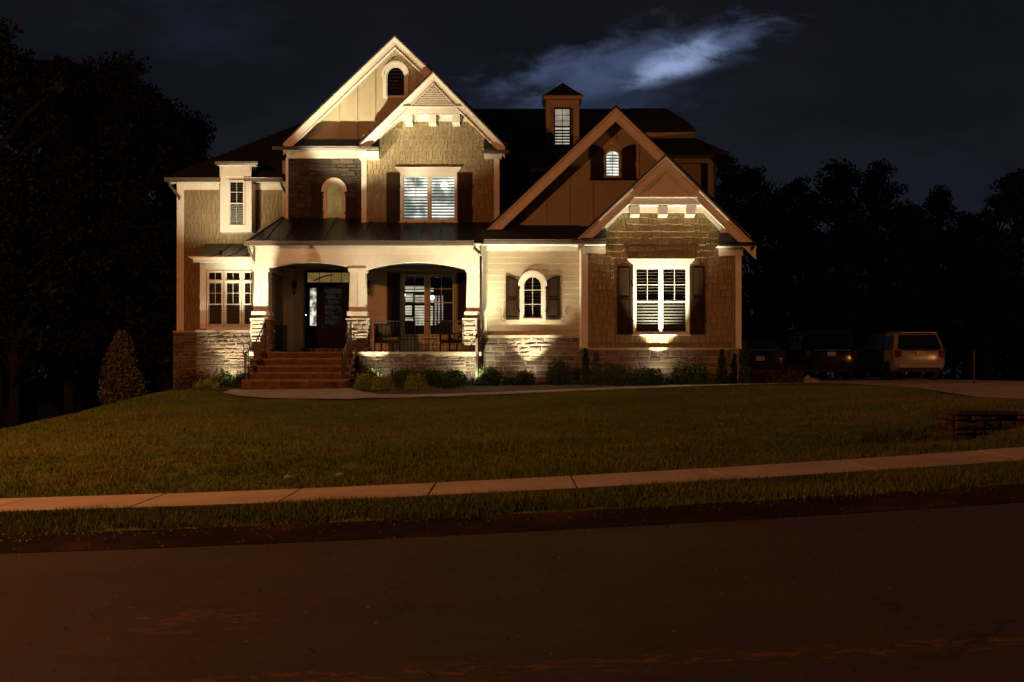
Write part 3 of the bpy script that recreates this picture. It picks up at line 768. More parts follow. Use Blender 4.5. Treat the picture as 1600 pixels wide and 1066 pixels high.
for i in range(nl):
    z0_ = lrp(va[1], vc[1], (i+.15)/nl); q_ = 1-(i+.5)/nl; hw = (vb[0]-va[0])/2*q_
    lv.ext([(Yf-.045, z0_-.012), (Yf-.045, z0_+.006), (Yf-.004, z0_+.05), (Yf-.004, z0_+.03)], vc[0]-hw, vc[0]+hw, 'x')
lv.build('louver', M['trim'], vo)
brackets((638.5, 675.5, 712.5), 178, 190, Yf, YD, .125)
pr = MB(); pr.slab([(X(756,34.9),34.9,Z(235,34.9)),(X(796,34.9),34.9,Z(235,34.9)),(X(783,YD),YD+.1,Z(213,YD)),(X(756,YD),YD+.1,Z(213,YD))], .05)
pr.slab([(X(796,34.9),34.9,Z(235,34.9)),(X(796,34.9),36.5,Z(235,34.9)),(X(783,YD),36.5,Z(213,YD)),(X(783,YD),YD+.1,Z(213,YD))], .05)
pr.build('pent_roof', M['shingle'], house)
g_ = MB(); gut(g_, X(754,34.8), X(796,34.8), 34.78, Z(234.5,34.8), .10); g_.build('gutter', M['gutter'], house)

# --- brown gable above B
gb = gable((962,165), (750,366), (1172,366), 34.45, YG, 44, bw=.30, frieze=.02)
core3 = MB(); core3.ext([(X(765,YG),Z(362,YG)),(X(1150,YG),Z(362,YG)),(X(962,YG),Z(180,YG))], YG+.12, 43); core3.build('inner_wall', M['batten'], house)
gw = MB()
poly = [(X(765,YG),Z(360,YG)),(X(1155,YG),Z(360,YG)),(X(962,YG),Z(176,YG))]
for k in range(60):   # strips so the window opening stays open
    zA = lrp(poly[0][1], poly[2][1], k/60); zB = lrp(poly[0][1], poly[2][1], (k+1)/60)
    for a, b in cut(scan(poly, (zA+zB)/2), [(X(944,YG), X(970,YG), Z(278,YG), Z(234,YG))], (zA+zB)/2):
        gw.add([(a,YG,zA),(b,YG,zA),(b,YG,zB),(a,YG,zB)], [(0,1,2,3)], .5)
gw.build('board_wall', M['batten'], house, recalc=False)
bb = BB()
for px in (781, 817, 853, 889, 926, 962, 998, 1034):
    zt = Z(176+abs(px-962)*.955, YG); z0_ = Z(360,YG)
    if px == 962: z0_ = Z(226,YG)
    if zt > z0_: bb.box(X(px,YG)-.022, X(px,YG)+.022, YG-.022, YG-.001, z0_, zt)
bb.build('batten', M['batten'], house)
bb = MB(); bb.box(X(921,YG), X(994,YG), YG-.07, YG, Z(282,YG), Z(278.5,YG)); bb.build('window_ledge', M['shutter'], house)

# roof over B
rB = MB(); yb1 = 33.3
rB.slab([(X(738,yb1),yb1,Z(375,yb1)),(X(905,yb1),yb1,Z(375,yb1)),(X(905,YG),YG+.05,Z(351,YG)),(X(762,YG),YG+.05,Z(351,YG))], .07)
rB.slab([(X(738,yb1),yb1,Z(375,yb1)),(X(762,YG),YG+.05,Z(351,YG)),(X(750,YG),37,Z(351,YG)),(X(738,yb1),37,Z(375,yb1))], .07)
yA1 = 32.5
rB.slab([(X(893,yA1),yA1,Z(374,yA1)),(X(947,yA1),yA1,Z(374,yA1)),(X(947,YA),YA+.05,Z(353,YA)),(X(905,YA),YA+.05,Z(353,YA))], .06)
rB.slab([(X(893,yA1),yA1,Z(374,yA1)),(X(905,YA),YA+.05,Z(353,YA)),(X(905,YG),YG,Z(353,YA)),(X(893,yA1),YG,Z(374,yA1))], .06)
rB.build('pent_roof', M['shingle'], house)
g_ = MB(); gut(g_, X(736,33.2), X(897,33.2), 33.17, Z(374.5,33.2), .14); g_.build('gutter', M['gutter'], house)
g_ = MB(); gut(g_, X(891,32.4), X(948,32.4), 32.38, Z(373.5,32.4), .13); g_.build('gutter', M['gutter'], house)

# --- B wall
B0 = rect(X(752,YB), X(910,YB), Z(526,YB), Z(383,YB))
bw_ = (X(812,YB), X(852.5,YB), Z(500,YB), Z(427,YB), Z(445,YB))
mb = MB(); lap(mb, front(YB), B0, .195, [bw_], .032); mb.build('siding_wall', M['siding'], house)
tb = MB()
tb.box(X(751.5,YB), X(761,YB), YB-.05, YB+.14, Z(526,YB), Z(380,YB)); tb.box(X(761,YB), X(910,YB), YB-.045, YB+.1, Z(392,YB), Z(380,YB))
tb.box(X(740,33.35), X(910,33.35), 33.3, YB+.1, Z(382,33.35), Z(382,33.35)+.03)
tb.build('trim_board', M['trim'], house)

# --- A wall
A0 = [(X(914,YA),Z(546,YA)),(X(1154,YA),Z(546,YA)),(X(1154,YA),Z(366,YA)),(X(1040,YA),Z(258,YA)),(X(914,YA),Z(372,YA))]
AWn = (X(988,YA), X(1077,YA), Z(523,YA), Z(409,YA))
mb = MB(); shakes(mb, front(YA), A0, .205, [AWn], .036, .12, .30, .026); mb.build('shake_wall', M['shake'], house)
core3 = MB(); core3.ext([(X(914,YA),Z(390,YA)),(X(1154,YA),Z(390,YA)),(X(1154,YA),Z(372,YA)),(X(1040,YA),Z(262,YA)),(X(914,YA),Z(376,YA))], YA+.12, 43); core3.build('inner_wall', M['batten'], house)
tb = MB()
tb.box(X(908,YA), X(918.5,YA), YA-.05, YA+1., Z(546,YA), Z(386,YA)); tb.box(X(1149,YA), X(1158,YA), YA-.05, YA+.13, Z(546,YA), Z(390,YA))
tb.box(X(907,YA), X(946,YA), YA-.09, YA+.1, Z(396,YA), Z(386,YA)); tb.box(X(895,32.45), X(947,32.45), 32.48, YA+.1, Z(382,32.45), Z(382,32.45)+.03)
tb.box(X(1123,YA), X(1160,YA), YA-.09, YA+.1, Z(400,YA), Z(387,YA)); tb.box(X(1123,32.5), X(1178,32.5), 32.48, YA+.1, Z(385,32.5), Z(385,32.5)+.03)
tb.ext([(X(972,YA),Z(333,YA)),(X(1098,YA),Z(333,YA)),(X(1125,YA),Z(360,YA)),(X(1125,YA),Z(372,YA)),(X(1150,YA),Z(372,YA)),(X(1100,YA),Z(318,YA)),(X(970,YA),Z(318,YA)),(X(925,YA),Z(366,YA)),(X(945,YA),Z(360,YA))], YA-.055, YA+.05)
tb.build('trim_board', M['trim'], house)
Yf = 32.58
ga = gable((1040,241), (903,369), (1181,381), Yf, YA, 43, bw=.27, frieze=.05)
pd = MB()
pd.ext([(X(966,Yf),Z(320,Yf)),(X(1110,Yf),Z(320,Yf)),(X(1040,Yf),Z(252,Yf))], Yf+.005, Yf+.06)
pd.box(X(972,Yf), X(1106,Yf), Yf-.03, Yf+.08, Z(320,Yf), Z(309,Yf)); pd.box(X(990,Yf), X(1090,Yf), Yf-.08, Yf+.01, Z(309,Yf), Z(307,Yf))
pd.ext([(X(1008,Yf),Z(297,Yf)),(X(1040,Yf),Z(266,Yf)),(X(1072,Yf),Z(297,Yf)),(X(1070,Yf),Z(298.5,Yf)),(X(1040,Yf),Z(269,Yf)),(X(1010,Yf),Z(298.5,Yf))], Yf-.055, Yf+.01)
pd.box(X(968,Yf), X(1108,Yf), Yf+.06, YA, Z(320,Yf), Z(320,Yf)+.03)
pd.build('pediment', M['trim'], house)
brackets((992.5, 1036, 1079), 321, 334.5, Yf, YA, .14)
pr = MB(); pr.slab([(X(1124,32.5),32.5,Z(380,32.5)),(X(1182,32.5),32.5,Z(381,32.5)),(X(1160,YA),YA+.1,Z(358,YA)),(X(1124,YA),YA+.1,Z(358,YA))], .05)
pr.slab([(X(1182,32.5),32.5,Z(381,32.5)),(X(1182,32.5),42,Z(381,32.5)),(X(1160,YA),42,Z(358,YA)),(X(1160,YA),YA+.1,Z(358,YA))], .05)
pr.build('pent_roof', M['shingle'], house)
g_ = MB(); gut(g_, X(1124,32.4), X(1182,32.4), 32.38, Z(378.5,32.4), .10); g_.build('gutter', M['spout'], house)

# ------------------------------------------------------------ windows
def arch_pts(x0, x1, zs, zt, n=12):
    c = (x0+x1)/2; r = (x1-x0)/2
    return [(c+r*math.cos(math.pi*i/n), zs+(zt-zs)*math.sin(math.pi*i/n)) for i in range(n+1)]
def frame_rect(mb, x0, x1, z0, z1, w_, y0, y1):
    mb.box(x0, x0+w_, y0, y1, z0, z1); mb.box(x1-w_, x1, y0, y1, z0, z1)
    mb.box(x0+w_, x1-w_, y0, y1, z0, z0+w_); mb.box(x0+w_, x1-w_, y0, y1, z1-w_, z1)
def louvers(x0, x1, z0, z1, Y, win, sp=.075, tilt=25, dep=.06, mat='louver', th=.008):
    lv = MB(); z = z0+sp*.5; a = R(tilt)
    while z < z1:
        dy_, dz_ = math.cos(a)*dep/2, math.sin(a)*dep/2
        lv.ext([(Y-dy_, z-dz_), (Y-dy_, z-dz_+th), (Y+dy_, z+dz_+th), (Y+dy_, z+dz_)], x0, x1, 'x'); z += sp
    lv.build('blind', M[mat], win)
def window(Y, px, py, units, rail, cas=3., glow=None, louv=True, muntin=True, sill=True, crown=None, sp=.075, tilt=25, lz=None, glowpos=.10, casmat='trim'):
    """px,py: outer casing; units: list of (px0,px1) sash outer; rail: row of meeting rail"""
    x0, x1, z0, z1 = X(px[0],Y), X(px[1],Y), Z(py[1],Y), Z(py[0],Y)
    uz0, uz1 = z0+cas*Y/F, z1-cas*Y/F
    c = MB()
    ux = [(X(a,Y), X(b,Y)) for a, b in units]
    c.box(x0, ux[0][0], Y-.04, Y+.1, z0, z1); c.box(ux[-1][1], x1, Y-.04, Y+.1, z0, z1)
    c.box(ux[0][0], ux[-1][1], Y-.04, Y+.1, uz1, z1); c.box(ux[0][0], ux[-1][1], Y-.05, Y+.1, z0, uz0)
    for (a, b), (a2, b2) in zip(ux, ux[1:]): c.box(b, a2, Y-.035, Y+.1, uz0, uz1)
    win = c.build('window', M[casmat], house)
    zr_ = Z(rail,Y)
    for a, b in ux:
        s_ = MB(); w_ = .035
        frame_rect(s_, a, b, zr_-.02, uz1, w_, Y-.02, Y+.02); frame_rect(s_, a, b, uz0, zr_+.02, w_, Y+.0, Y+.035)
        if muntin:
            m_ = (a+b)/2; zm_ = (zr_+uz1)/2
            s_.box(m_-.009, m_+.009, Y-.012, Y+.0, zr_, uz1); s_.box(a, m_-.009, Y-.012, Y+.0, zm_-.009, zm_+.009); s_.box(m_+.009, b, Y-.012, Y+.0, zm_-.009, zm_+.009)
            if muntin == 2: s_.box(m_-.009, m_+.009, Y+.006, Y+.016, uz0, zr_)
        s_.build('sash', M['sash'], win)
        if louv:
            louvers(a+.02, b-.02, zr_, uz1-.02, Y+.062, win, sp, tilt); louvers(a+.02, b-.02, lz or uz0+.02, zr_, Y+.062, win, sp, tilt*(1.5 if glow else 2.7), .075)
    gl = MB(); gl.add([(x0+.03,Y+.004,z0+.03),(x1-.03,Y+.004,z0+.03),(x1-.03,Y+.004,z1-.03),(x0+.03,Y+.004,z1-.03)], [(0,1,2,3)]); gl.build('pane', M['glass'], win, recalc=False)
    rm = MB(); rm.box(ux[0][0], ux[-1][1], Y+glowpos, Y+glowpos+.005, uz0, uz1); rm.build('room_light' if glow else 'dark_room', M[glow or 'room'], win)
    if sill:
        s_ = MB(); s_.box(x0-.04, x1+.04, Y-.075, Y+.02, z0-.045, z0); s_.build('sill', M['trim'], win)
    if crown:
        s_ = MB(); a, b, c1, c2 = X(crown[0],Y), X(crown[1],Y), Z(crown[3],Y), Z(crown[2],Y); dd = .05
        s_.ext([(x0,c1),(x1,c1),(b,c2-.03),(b,c2),(a,c2),(a,c2-.03)], Y-.085, Y+.02); s_.box(a-.02, b+.02, Y-.105, Y+.02, c2, c2+.025)
        s_.box(x0, x1, Y-.06, Y+.02, z1, c1); s_.build('crown', M['trim'], win)
    return win
def arched(Y, px, py, spring, cas=5., glow=None, sp=.08, muntins=3, tilt=25, casmat='trim', hood=True):
    x0, x1, z0, z1, zs = X(px[0],Y), X(px[1],Y), Z(py[1],Y), Z(py[0],Y), Z(spring,Y); w_ = cas*Y/F
    c = MB(); o_ = arch_pts(x0, x1, zs, z1); i_ = arch_pts(x0+w_, x1-w_, zs, z1-w_)
    c.ext(o_+i_[::-1], Y-.045, Y+.1)
    c.box(x0, x0+w_, Y-.045, Y+.1, z0, zs); c.box(x1-w_, x1, Y-.045, Y+.1, z0, zs); c.box(x0+w_, x1-w_, Y-.05, Y+.1, z0, z0+w_*.6)
    if hood:
        h1 = arch_pts(x0-.05, x1+.05, zs, z1+.06); h0 = arch_pts(x0+.02, x1-.02, zs, z1-.02)
        c.ext(h1+h0[::-1], Y-.085, Y-.046)
    win = c.build('window', M[casmat], house)
    a, b, u0, u1 = x0+w_, x1-w_, z0+w_*.6, z1-w_
    s_ = MB(); o2 = arch_pts(a, b, zs, u1); i2 = arch_pts(a+.035, b-.035, zs, u1-.035)
    s_.ext(o2+i2[::-1], Y-.02, Y+.02); s_.box(a, a+.035, Y-.02, Y+.02, u0, zs); s_.box(b-.035, b, Y-.02, Y+.02, u0, zs); s_.box(a+.035, b-.035, Y-.02, Y+.02, u0, u0+.035)
    m_ = (a+b)/2; s_.box(m_-.009, m_+.009, Y-.01, Y, u0, u1-.02) if muntins else None
    for k in range(1, muntins): zz = lrp(u0, u1, k/muntins); s_.box(a, m_-.009, Y-.01, Y, zz-.009, zz+.009); s_.box(m_+.009, b, Y-.01, Y, zz-.009, zz+.009)
    s_.build('sash', M['sash'], win)
    # spandrel behind the arch so the square opening shows nothing
    gl = MB(); gl.add([(a,Y+.004,u0),(b,Y+.004,u0),(b,Y+.004,zs)]+[(p[0],Y+.004,p[1]) for p in arch_pts(a, b, zs, u1)[1:-1]]+[(a,Y+.004,zs)], [tuple(range(4+11))]); gl.build('pane', M['glass'], win, recalc=False)
    if sp: louvers(a+.02, b-.02, u0, u1-.1, Y+.062, win, sp, tilt)
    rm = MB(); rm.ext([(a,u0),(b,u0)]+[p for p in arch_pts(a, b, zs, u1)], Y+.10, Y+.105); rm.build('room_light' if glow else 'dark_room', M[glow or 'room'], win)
    return win
def shutter(Y, px0, px1, py0, py1, drop=0., side=1):
    """panel shutter; drop = how much lower the hinge side of an arched shutter is (photo px); side=1 hinge on the right"""
    x0, x1, z0, z1 = X(px0,Y), X(px1,Y), Z(py1,Y), Z(py0,Y); d_ = drop*Y/F
    def top(tt): return z1-d_*(tt**2 if side == 1 else (1-tt)**2)
    n = 8; s_ = MB()
    s_.ext([(x0,z0),(x1,z0)]+[(lrp(x0,x1,1-i/n), top(1-i/n)) for i in range(n+1)], Y-.055, Y-.025)
    w_ = .06; zm = lrp(z0, z1-d_, .52)
    def pan(za, zb, arch):
        a, b = x0+w_, x1-w_
        if arch:
            P_ = [(a,za),(b,za)]+[(lrp(a,b,1-i/n), top(lrp(.15,.85,1-i/n))-w_) for i in range(n+1)]
            Q_ = [(a+.02,za+.02),(b-.02,za+.02)]+[(lrp(a+.02,b-.02,1-i/n), top(lrp(.2,.8,1-i/n))-w_-.02) for i in range(n+1)]
        else: P_ = rect(a, b, za, zb); Q_ = rect(a+.02, b-.02, za+.02, zb-.02)
        k = len(P_); ring = []
        s_.add([(p[0],Y-.068,p[1]) for p in P_]+[(p[0],Y-.068,p[1]) for p in Q_]+[(p[0],Y-.054,p[1]) for p in P_]+[(p[0],Y-.054,p[1]) for p in Q_],
               [(i,(i+1)%k,k+(i+1)%k,k+i) for i in range(k)]+[(i,(i+1)%k,2*k+(i+1)%k,2*k+i) for i in range(k)]+[(k+i,k+(i+1)%k,3*k+(i+1)%k,3*k+i) for i in range(k)])
    pan(z0+w_, zm-w_*.4, False); pan(zm+w_*.4, z1-w_, True)
    sh = s_.build('shutter', M['shutter'], house)
    hx = x1 if side == 1 else x0
    for f_ in (.2, .72): MB().box(hx-.03, hx+.03, Y-.075, Y-.03, lrp(z0,z1,f_)-.035, lrp(z0,z1,f_)+.035).build('hinge', M['iron'], sh)
    return sh
def shutter_dog(Y, px, py, s=1):
    x, z = X(px,Y), Z(py,Y); r_ = .06
    pts = [(x+s*(-.02+.05*math.cos(g)), Y-.09, z+.05*math.sin(g)*1.3) for g in [R(a) for a in range(-60, 230, 30)]]
    pts += [(x+s*(-.06), Y-.09, z-.07), (x, Y-.09, z-.12), (x+s*.05, Y-.09, z-.1), (x+s*.04, Y-.09, z-.05)]
    MB().tube(pts, .009, 5).build('shutter_dog', M['iron'], house)

# left wing tall window
window(Yh, (357,383), (282,353), [(358.5,381.5)], 318, cas=1., sill=False, muntin=2, sp=.085, tilt=-22)
# bay triple window with transoms
for a, b in ((323.5,349.5), (351,377.5), (379,404)):
    window(YBAY, (a-.6,b+.6), (423,439), [(a+.8,b-.8)], 470, cas=1., muntin=False, louv=False, sill=False) if False else None
for i, (a, b) in enumerate(((323.5,349.5), (351,377.5), (379,404))):
    c = MB(); x0, x1 = X(a,YBAY), X(b,YBAY); zt0, zt1, zu1, zmid, zu0 = Z(438.5,YBAY), Z(423,YBAY), Z(441,YBAY), Z(475.5,YBAY), Z(510,YBAY)
    frame_rect(c, x0, x1, zu0, zt1, .04, YBAY-.035, YBAY+.12); c.box(x0+.04, x1-.04, YBAY-.05, YBAY+.12, zu1, zt0)
    win = c.build('window', M['trim'], house)
    s_ = MB(); frame_rect(s_, x0+.04, x1-.04, zmid-.02, zu1, .035, YBAY-.015, YBAY+.02); frame_rect(s_, x0+.04, x1-.04, zu0+.04, zmid+.02, .035, YBAY+.005, YBAY+.04)
    frame_rect(s_, x0+.04, x1-.04, zt0, zt1-.04, .03, YBAY-.015, YBAY+.02)
    m_ = (x0+x1)/2; s_.box(m_-.009, m_+.009, YBAY-.008, YBAY+.002, zmid, zt1-.05); s_.box(x0+.05, m_-.009, YBAY-.008, YBAY+.002, (zmid+zu1)/2-.009, (zmid+zu1)/2+.009); s_.box(m_+.009, x1-.05, YBAY-.008, YBAY+.002, (zmid+zu1)/2-.009, (zmid+zu1)/2+.009)
    s_.build('sash', M['sash'], win)
    gl = MB(); gl.add([(x0+.04,YBAY+.005,zu0),(x1-.04,YBAY+.005,zu0),(x1-.04,YBAY+.005,zt1),(x0+.04,YBAY+.005,zt1)], [(0,1,2,3)]); gl.build('pane', M['glass'], win, recalc=False)
    louvers(x0+.05, x1-.05, zu0+.05, zu1-.02, YBAY+.07, win, .075, 60)
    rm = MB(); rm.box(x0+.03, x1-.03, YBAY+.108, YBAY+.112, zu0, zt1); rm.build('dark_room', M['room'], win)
# stone wall arched window, yellow light
arched(YC, (505,540), (281,345), 300, cas=4.5, glow='glow_yellow', sp=0, muntins=3)
shutter(YC, 486.5, 505, 285, 345, 6, 1); shutter(YC, 540, 558.5, 285, 345, 6, -1)
# big upstairs window
dwin = window(YD, (625.5,714), (272.5,347), [(630,669.5),(673,711.5)], 309.5, cas=3, glow='glow_cool', crown=(619,720,263,271), sp=.10, tilt=-18, sill=True)
lb = MB(); cx_, cz_ = X(694,YD), Z(289,YD); lb.ext([(cx_+.13*math.cos(k*math.pi/6), cz_+.15*math.sin(k*math.pi/6)) for k in range(12)], YD+.074, YD+.09); lb.build('lamp_globe', M['glow_white'], dwin)
shutter(YD, 604, 624.5, 271, 347); shutter(YD, 715.5, 737, 271, 347)
# gable 1 arched vent window
arched(YC, (599,638), (99,154), 120, cas=5., glow=None, sp=.12, muntins=0, casmat='trim')
# brown gable window
arched(YG, (943,971), (232,279), 243, cas=3., glow='glow_cool', sp=.098, muntins=1, casmat='batten', hood=False, tilt=-20)
shutter(YG, 922.5, 943, 226, 278, 8, 1); shutter(YG, 971, 992, 226, 278, 8, -1)
hb = MB(); h1 = arch_pts(X(938,YG), X(976,YG), Z(244,YG), Z(224,YG)); h0 = arch_pts(X(942,YG), X(972,YG), Z(244,YG), Z(229,YG)); hb.ext(h1+h0[::-1], YG-.04, YG-.002); hb.build('arch_trim', M['batten'], house)
# B arched window
arched(YB, (812,852.5), (426,501), 447, cas=5.5, glow=None, sp=.11, muntins=3, tilt=20)
shutter(YB, 790, 811, 431, 500, 8, 1); shutter(YB, 853.5, 875, 431, 500, 8, -1)
shutter_dog(YB, 787, 498, 1); shutter_dog(YB, 878, 498, -1)
# A window
window(YA, (989,1077), (416,523), [(992.5,1030.5),(1034.5,1073)], 471.5, cas=3, glow=None, crown=(981,1084,406,414), sp=.095, tilt=-25)
shutter(YA, 964, 988, 416, 523); shutter(YA, 1078.5, 1101, 416, 523)

# ------------------------------------------------------------ turret dormer on main roof
Yt = 39.5
tu = MB(); tx0, tx1 = X(853.5,Yt), X(905,Yt); tu.box(tx0, tx1, Yt, Yt+1.1, Z(237,Yt), Z(152,Yt)); tub = tu.build('dormer_wall', M['batten'], house)
tr = MB(); ex0, ex1, ez = X(848,Yt-.15), X(911,Yt-.15), Z(149,Yt-.15); ap = (X(879.5,Yt+.55), Yt+.55, Z(129.5,Yt+.55))
cs = [(ex0,Yt-.15,ez),(ex1,Yt-.15,ez),(ex1,Yt+1.25,ez),(ex0,Yt+1.25,ez)]
tr.add(cs+[ap], [(0,1,4),(1,2,4),(2,3,4),(3,0,4),(3,2,1,0)]); tr.build('dormer_roof', M['shingle'], house)
tf = MB(); tf.box(ex0+.04, ex1-.04, Yt-.12, Yt+1.2, Z(155,Yt-.1), ez); tf.box(tx0, tx0+.16, Yt-.02, Yt, Z(237,Yt), Z(155,Yt)); tf.box(tx1-.16, tx1, Yt-.02, Yt, Z(237,Yt), Z(155,Yt)); tf.build('trim_board', M['batten'], house)
tw = MB(); wx0_, wx1_, wz0_, wz1_ = X(867,Yt), X(890,Yt), Z(230,Yt), Z(171,Yt)
frame_rect(tw, wx0_-.04, wx1_+.04, wz0_-.04, wz1_+.04, .045, Yt-.15, Yt); tw.box(wx0_, wx1_, Yt-.10, Yt-.07, Z(199,Yt)-.03, Z(199,Yt)+.03)
tw.box((wx0_+wx1_)/2-.012, (wx0_+wx1_)/2+.012, Yt-.10, Yt-.075, wz0_, wz1_)
for q_ in (181, 190): tw.box(wx0_, wx1_, Yt-.098, Yt-.078, Z(q_,Yt)-.01, Z(q_,Yt)+.01)
win = tw.build('window', M['shutter'], house)
rm = MB(); rm.box(wx0_, wx1_, Yt-.012, Yt-.006, Z(199,Yt), wz1_); rm.build('room_light', M['glow_dim'], win)
rm = MB(); rm.box(wx0_, wx1_, Yt-.012, Yt-.006, wz0_, Z(199,Yt)); rm.build('room_light', M['glow_warm'], win)
louvers(wx0_, wx1_, wz0_, Z(201,Yt), Yt-.045, win, .108, -30, .05, 'shutter', .03)
gl = MB(); gl.add([(wx0_,Yt-.11,wz0_),(wx1_,Yt-.11,wz0_),(wx1_,Yt-.11,wz1_),(wx0_,Yt-.11,wz1_)], [(0,1,2,3)]); gl.build('pane', M['glass'], win, recalc=False)

# ------------------------------------------------------------ porch
YQ = 33.45                       # beam face
DZ = 2.10
pr = MB(); e0, e1_ = Z(378.5,33.05), Z(347,YD); sl2 = (e1_-e0)/(YD-33.05)
xl, xr_ = X(384.5,33.05), X(755,33.05); topx = X(440,YC); 
ptop = [(X(775,YC),YC+.1,e0+sl2*(YC+.1-33.05)), (topx,YC+.1,e0+sl2*(YC+.1-33.05))]
pr.slab([(xl,33.05,e0),(xr_,33.05,e0)]+ptop, .05)
pr.slab([(xl,33.05,e0), ptop[1], (topx, YW, ptop[1][2]), (xl, YW, e0)], .05)
x = X(412,33.05)
while x < X(735,33.05):
    f0 = 0.; 
    hipY = 33.05+(x-xl)/(topx-xl)*(YC+.1-33.05) if x < topx else YC
    yt = min(YC, hipY)
    pr.slab([(x-.013,33.06,e0+.035),(x+.013,33.06,e0+.035),(x+.013,yt,e0+sl2*(yt-33.05)+.035),(x-.013,yt,e0+sl2*(yt-33.05)+.035)], .035); x += .605
pr.build('porch_roof', M['metal_roof'], house)
ps = MB(); ps.tube([(xl,33.05,e0+.01), ptop[1]], .03, 6); ps.build('hip_cap', M['metal_roof'], house)
g_ = MB(); gut(g_, xl-.05, X(741,33.0), 32.95, e0+.03, .14); g_.build('gutter', M['gutter'], house)
bm_ = MB()
bx0_, bx1_ = X(393,YQ), X(752,YQ); zB1 = Z(384,YQ)
def archbeam(mb, a, b, zl, zc_, zr1, ztop, y0, y1, n=16):
    pts = []
    for i in range(n+1):
        tt = i/n; pts.append((lrp(a,b,tt), lrp(zl,zr1,tt)+(zc_-(zl+zr1)/2)*math.sin(math.pi*tt)**.9))
    mb.ext(pts+[(b,ztop),(a,ztop)], y0, y1)
zs_ = Z(418.5,YQ); zp = Z(409.5,YQ)
archbeam(bm_, X(420,YQ), X(546,YQ), zs_, zp, zs_, zB1, YQ, YQ+.32)
archbeam(bm_, X(572,YQ), X(728,YQ), Z(421,YQ), zp, Z(421,YQ), zB1, YQ, YQ+.32)
for a, b in ((393,420),(546,572),(728,752)): bm_.box(X(a,YQ), X(b,YQ), YQ, YQ+.32, Z(419.5,YQ), zB1)
bm_.box(bx0_-.02, bx1_, YQ-.03, YQ, Z(396,YQ), zB1); bm_.box(bx0_-.04, bx1_, YQ-.05, YQ-.03, Z(387,YQ), zB1)
bm_.box(xl+.1, bx1_, 33.02, YQ+.3, Z(382,33.1), Z(382,33.1)+.03)
bm_.box(bx0_, bx0_+.3, YQ+.32, YBAY+.5, Z(419,YQ), zB1)
bm_.build('porch_beam', M['trim'], house)
cl = MB(); cl.box(bx0_+.3, bx1_, YQ+.32, YE, Z(405,YQ), Z(403,YQ)); cl.build('porch_ceiling', M['soffit'], house)
# columns
def column(pc, wt, wb, py_pier, pier):
    c = MB(); x = X(pc,YQ); hy = YQ+.265
    zt, zb_ = Z(424,YQ), Z(487,YQ); a, b = wt/2*YQ/F, wb/2*YQ/F; gg = .008
    for s in (-1, 1):
        q = [(x+s*gg, hy-b), (x+s*b, hy-b), (x+s*b, hy+b), (x+s*gg, hy+b)]; q2 = [(x+s*gg, hy-a), (x+s*a, hy-a), (x+s*a, hy+a), (x+s*gg, hy+a)]
        c.add([(p[0],p[1],zb_) for p in q]+[(p[0],p[1],zt) for p in q2], [(0,1,2,3),(4,5,6,7)]+[(i,(i+1)%4,4+(i+1)%4,4+i) for i in range(4)])
    c.box(x-gg, x+gg, hy-a+.02, hy+a-.02, zb_, zt)
    co = c.build('column', M['trim'], house)
    c = MB(); e = a+.05; c.box(x-e, x+e, hy-e, hy+e, zt, zt+.1); c.box(x-e+.03, x+e-.03, hy-e+.03, hy+e-.03, zt-.03, zt); c.build('capital', M['trim'], co)
    c = MB(); e = b+.05; c.box(x-e, x+e, hy-e, hy+e, Z(494,YQ), zb_); c.build('base', M['trim'], co)
    # stone pier
    p0, p1 = X(pier[0],YQ-.1), X(pier[1],YQ-.1); y0, y1 = YQ-.02, YQ+.6; zt2 = Z(500,YQ)
    s_ = MB(); m_ = MB()
    for fm, u0, u1 in ((front(y0), p0, p1), ((Vector((p1,0,0)), Vector((0,1,0)), Vector((1,0,0))), y0, y1), ((Vector((p0,0,0)), Vector((0,1,0)), Vector((-1,0,0))), y0, y1)):
        stones(s_, fm, u0, u1, GZ, zt2, hr=(.08,.18), wr=(.15,.36)); mortar(m_, fm, u0, u1, GZ, zt2)
    m_.box(p0+.01, p1-.01, y0+.01, y1, GZ, zt2-.01)
    pi = s_.build('stone_pier', M['stone'], house); m_.build('mortar', M['mortar'], pi)
    c = MB(); c.box(p0-.04, p1+.04, y0-.045, y1, zt2, zt2+.05); c.build('pier_cap', M['cap'], pi)
column(407.5, 21, 24, 500, (391.5,420.5)); column(558, 23, 26, 500, (542,573)); column(739.5, 20, 23, 502, (724,749))
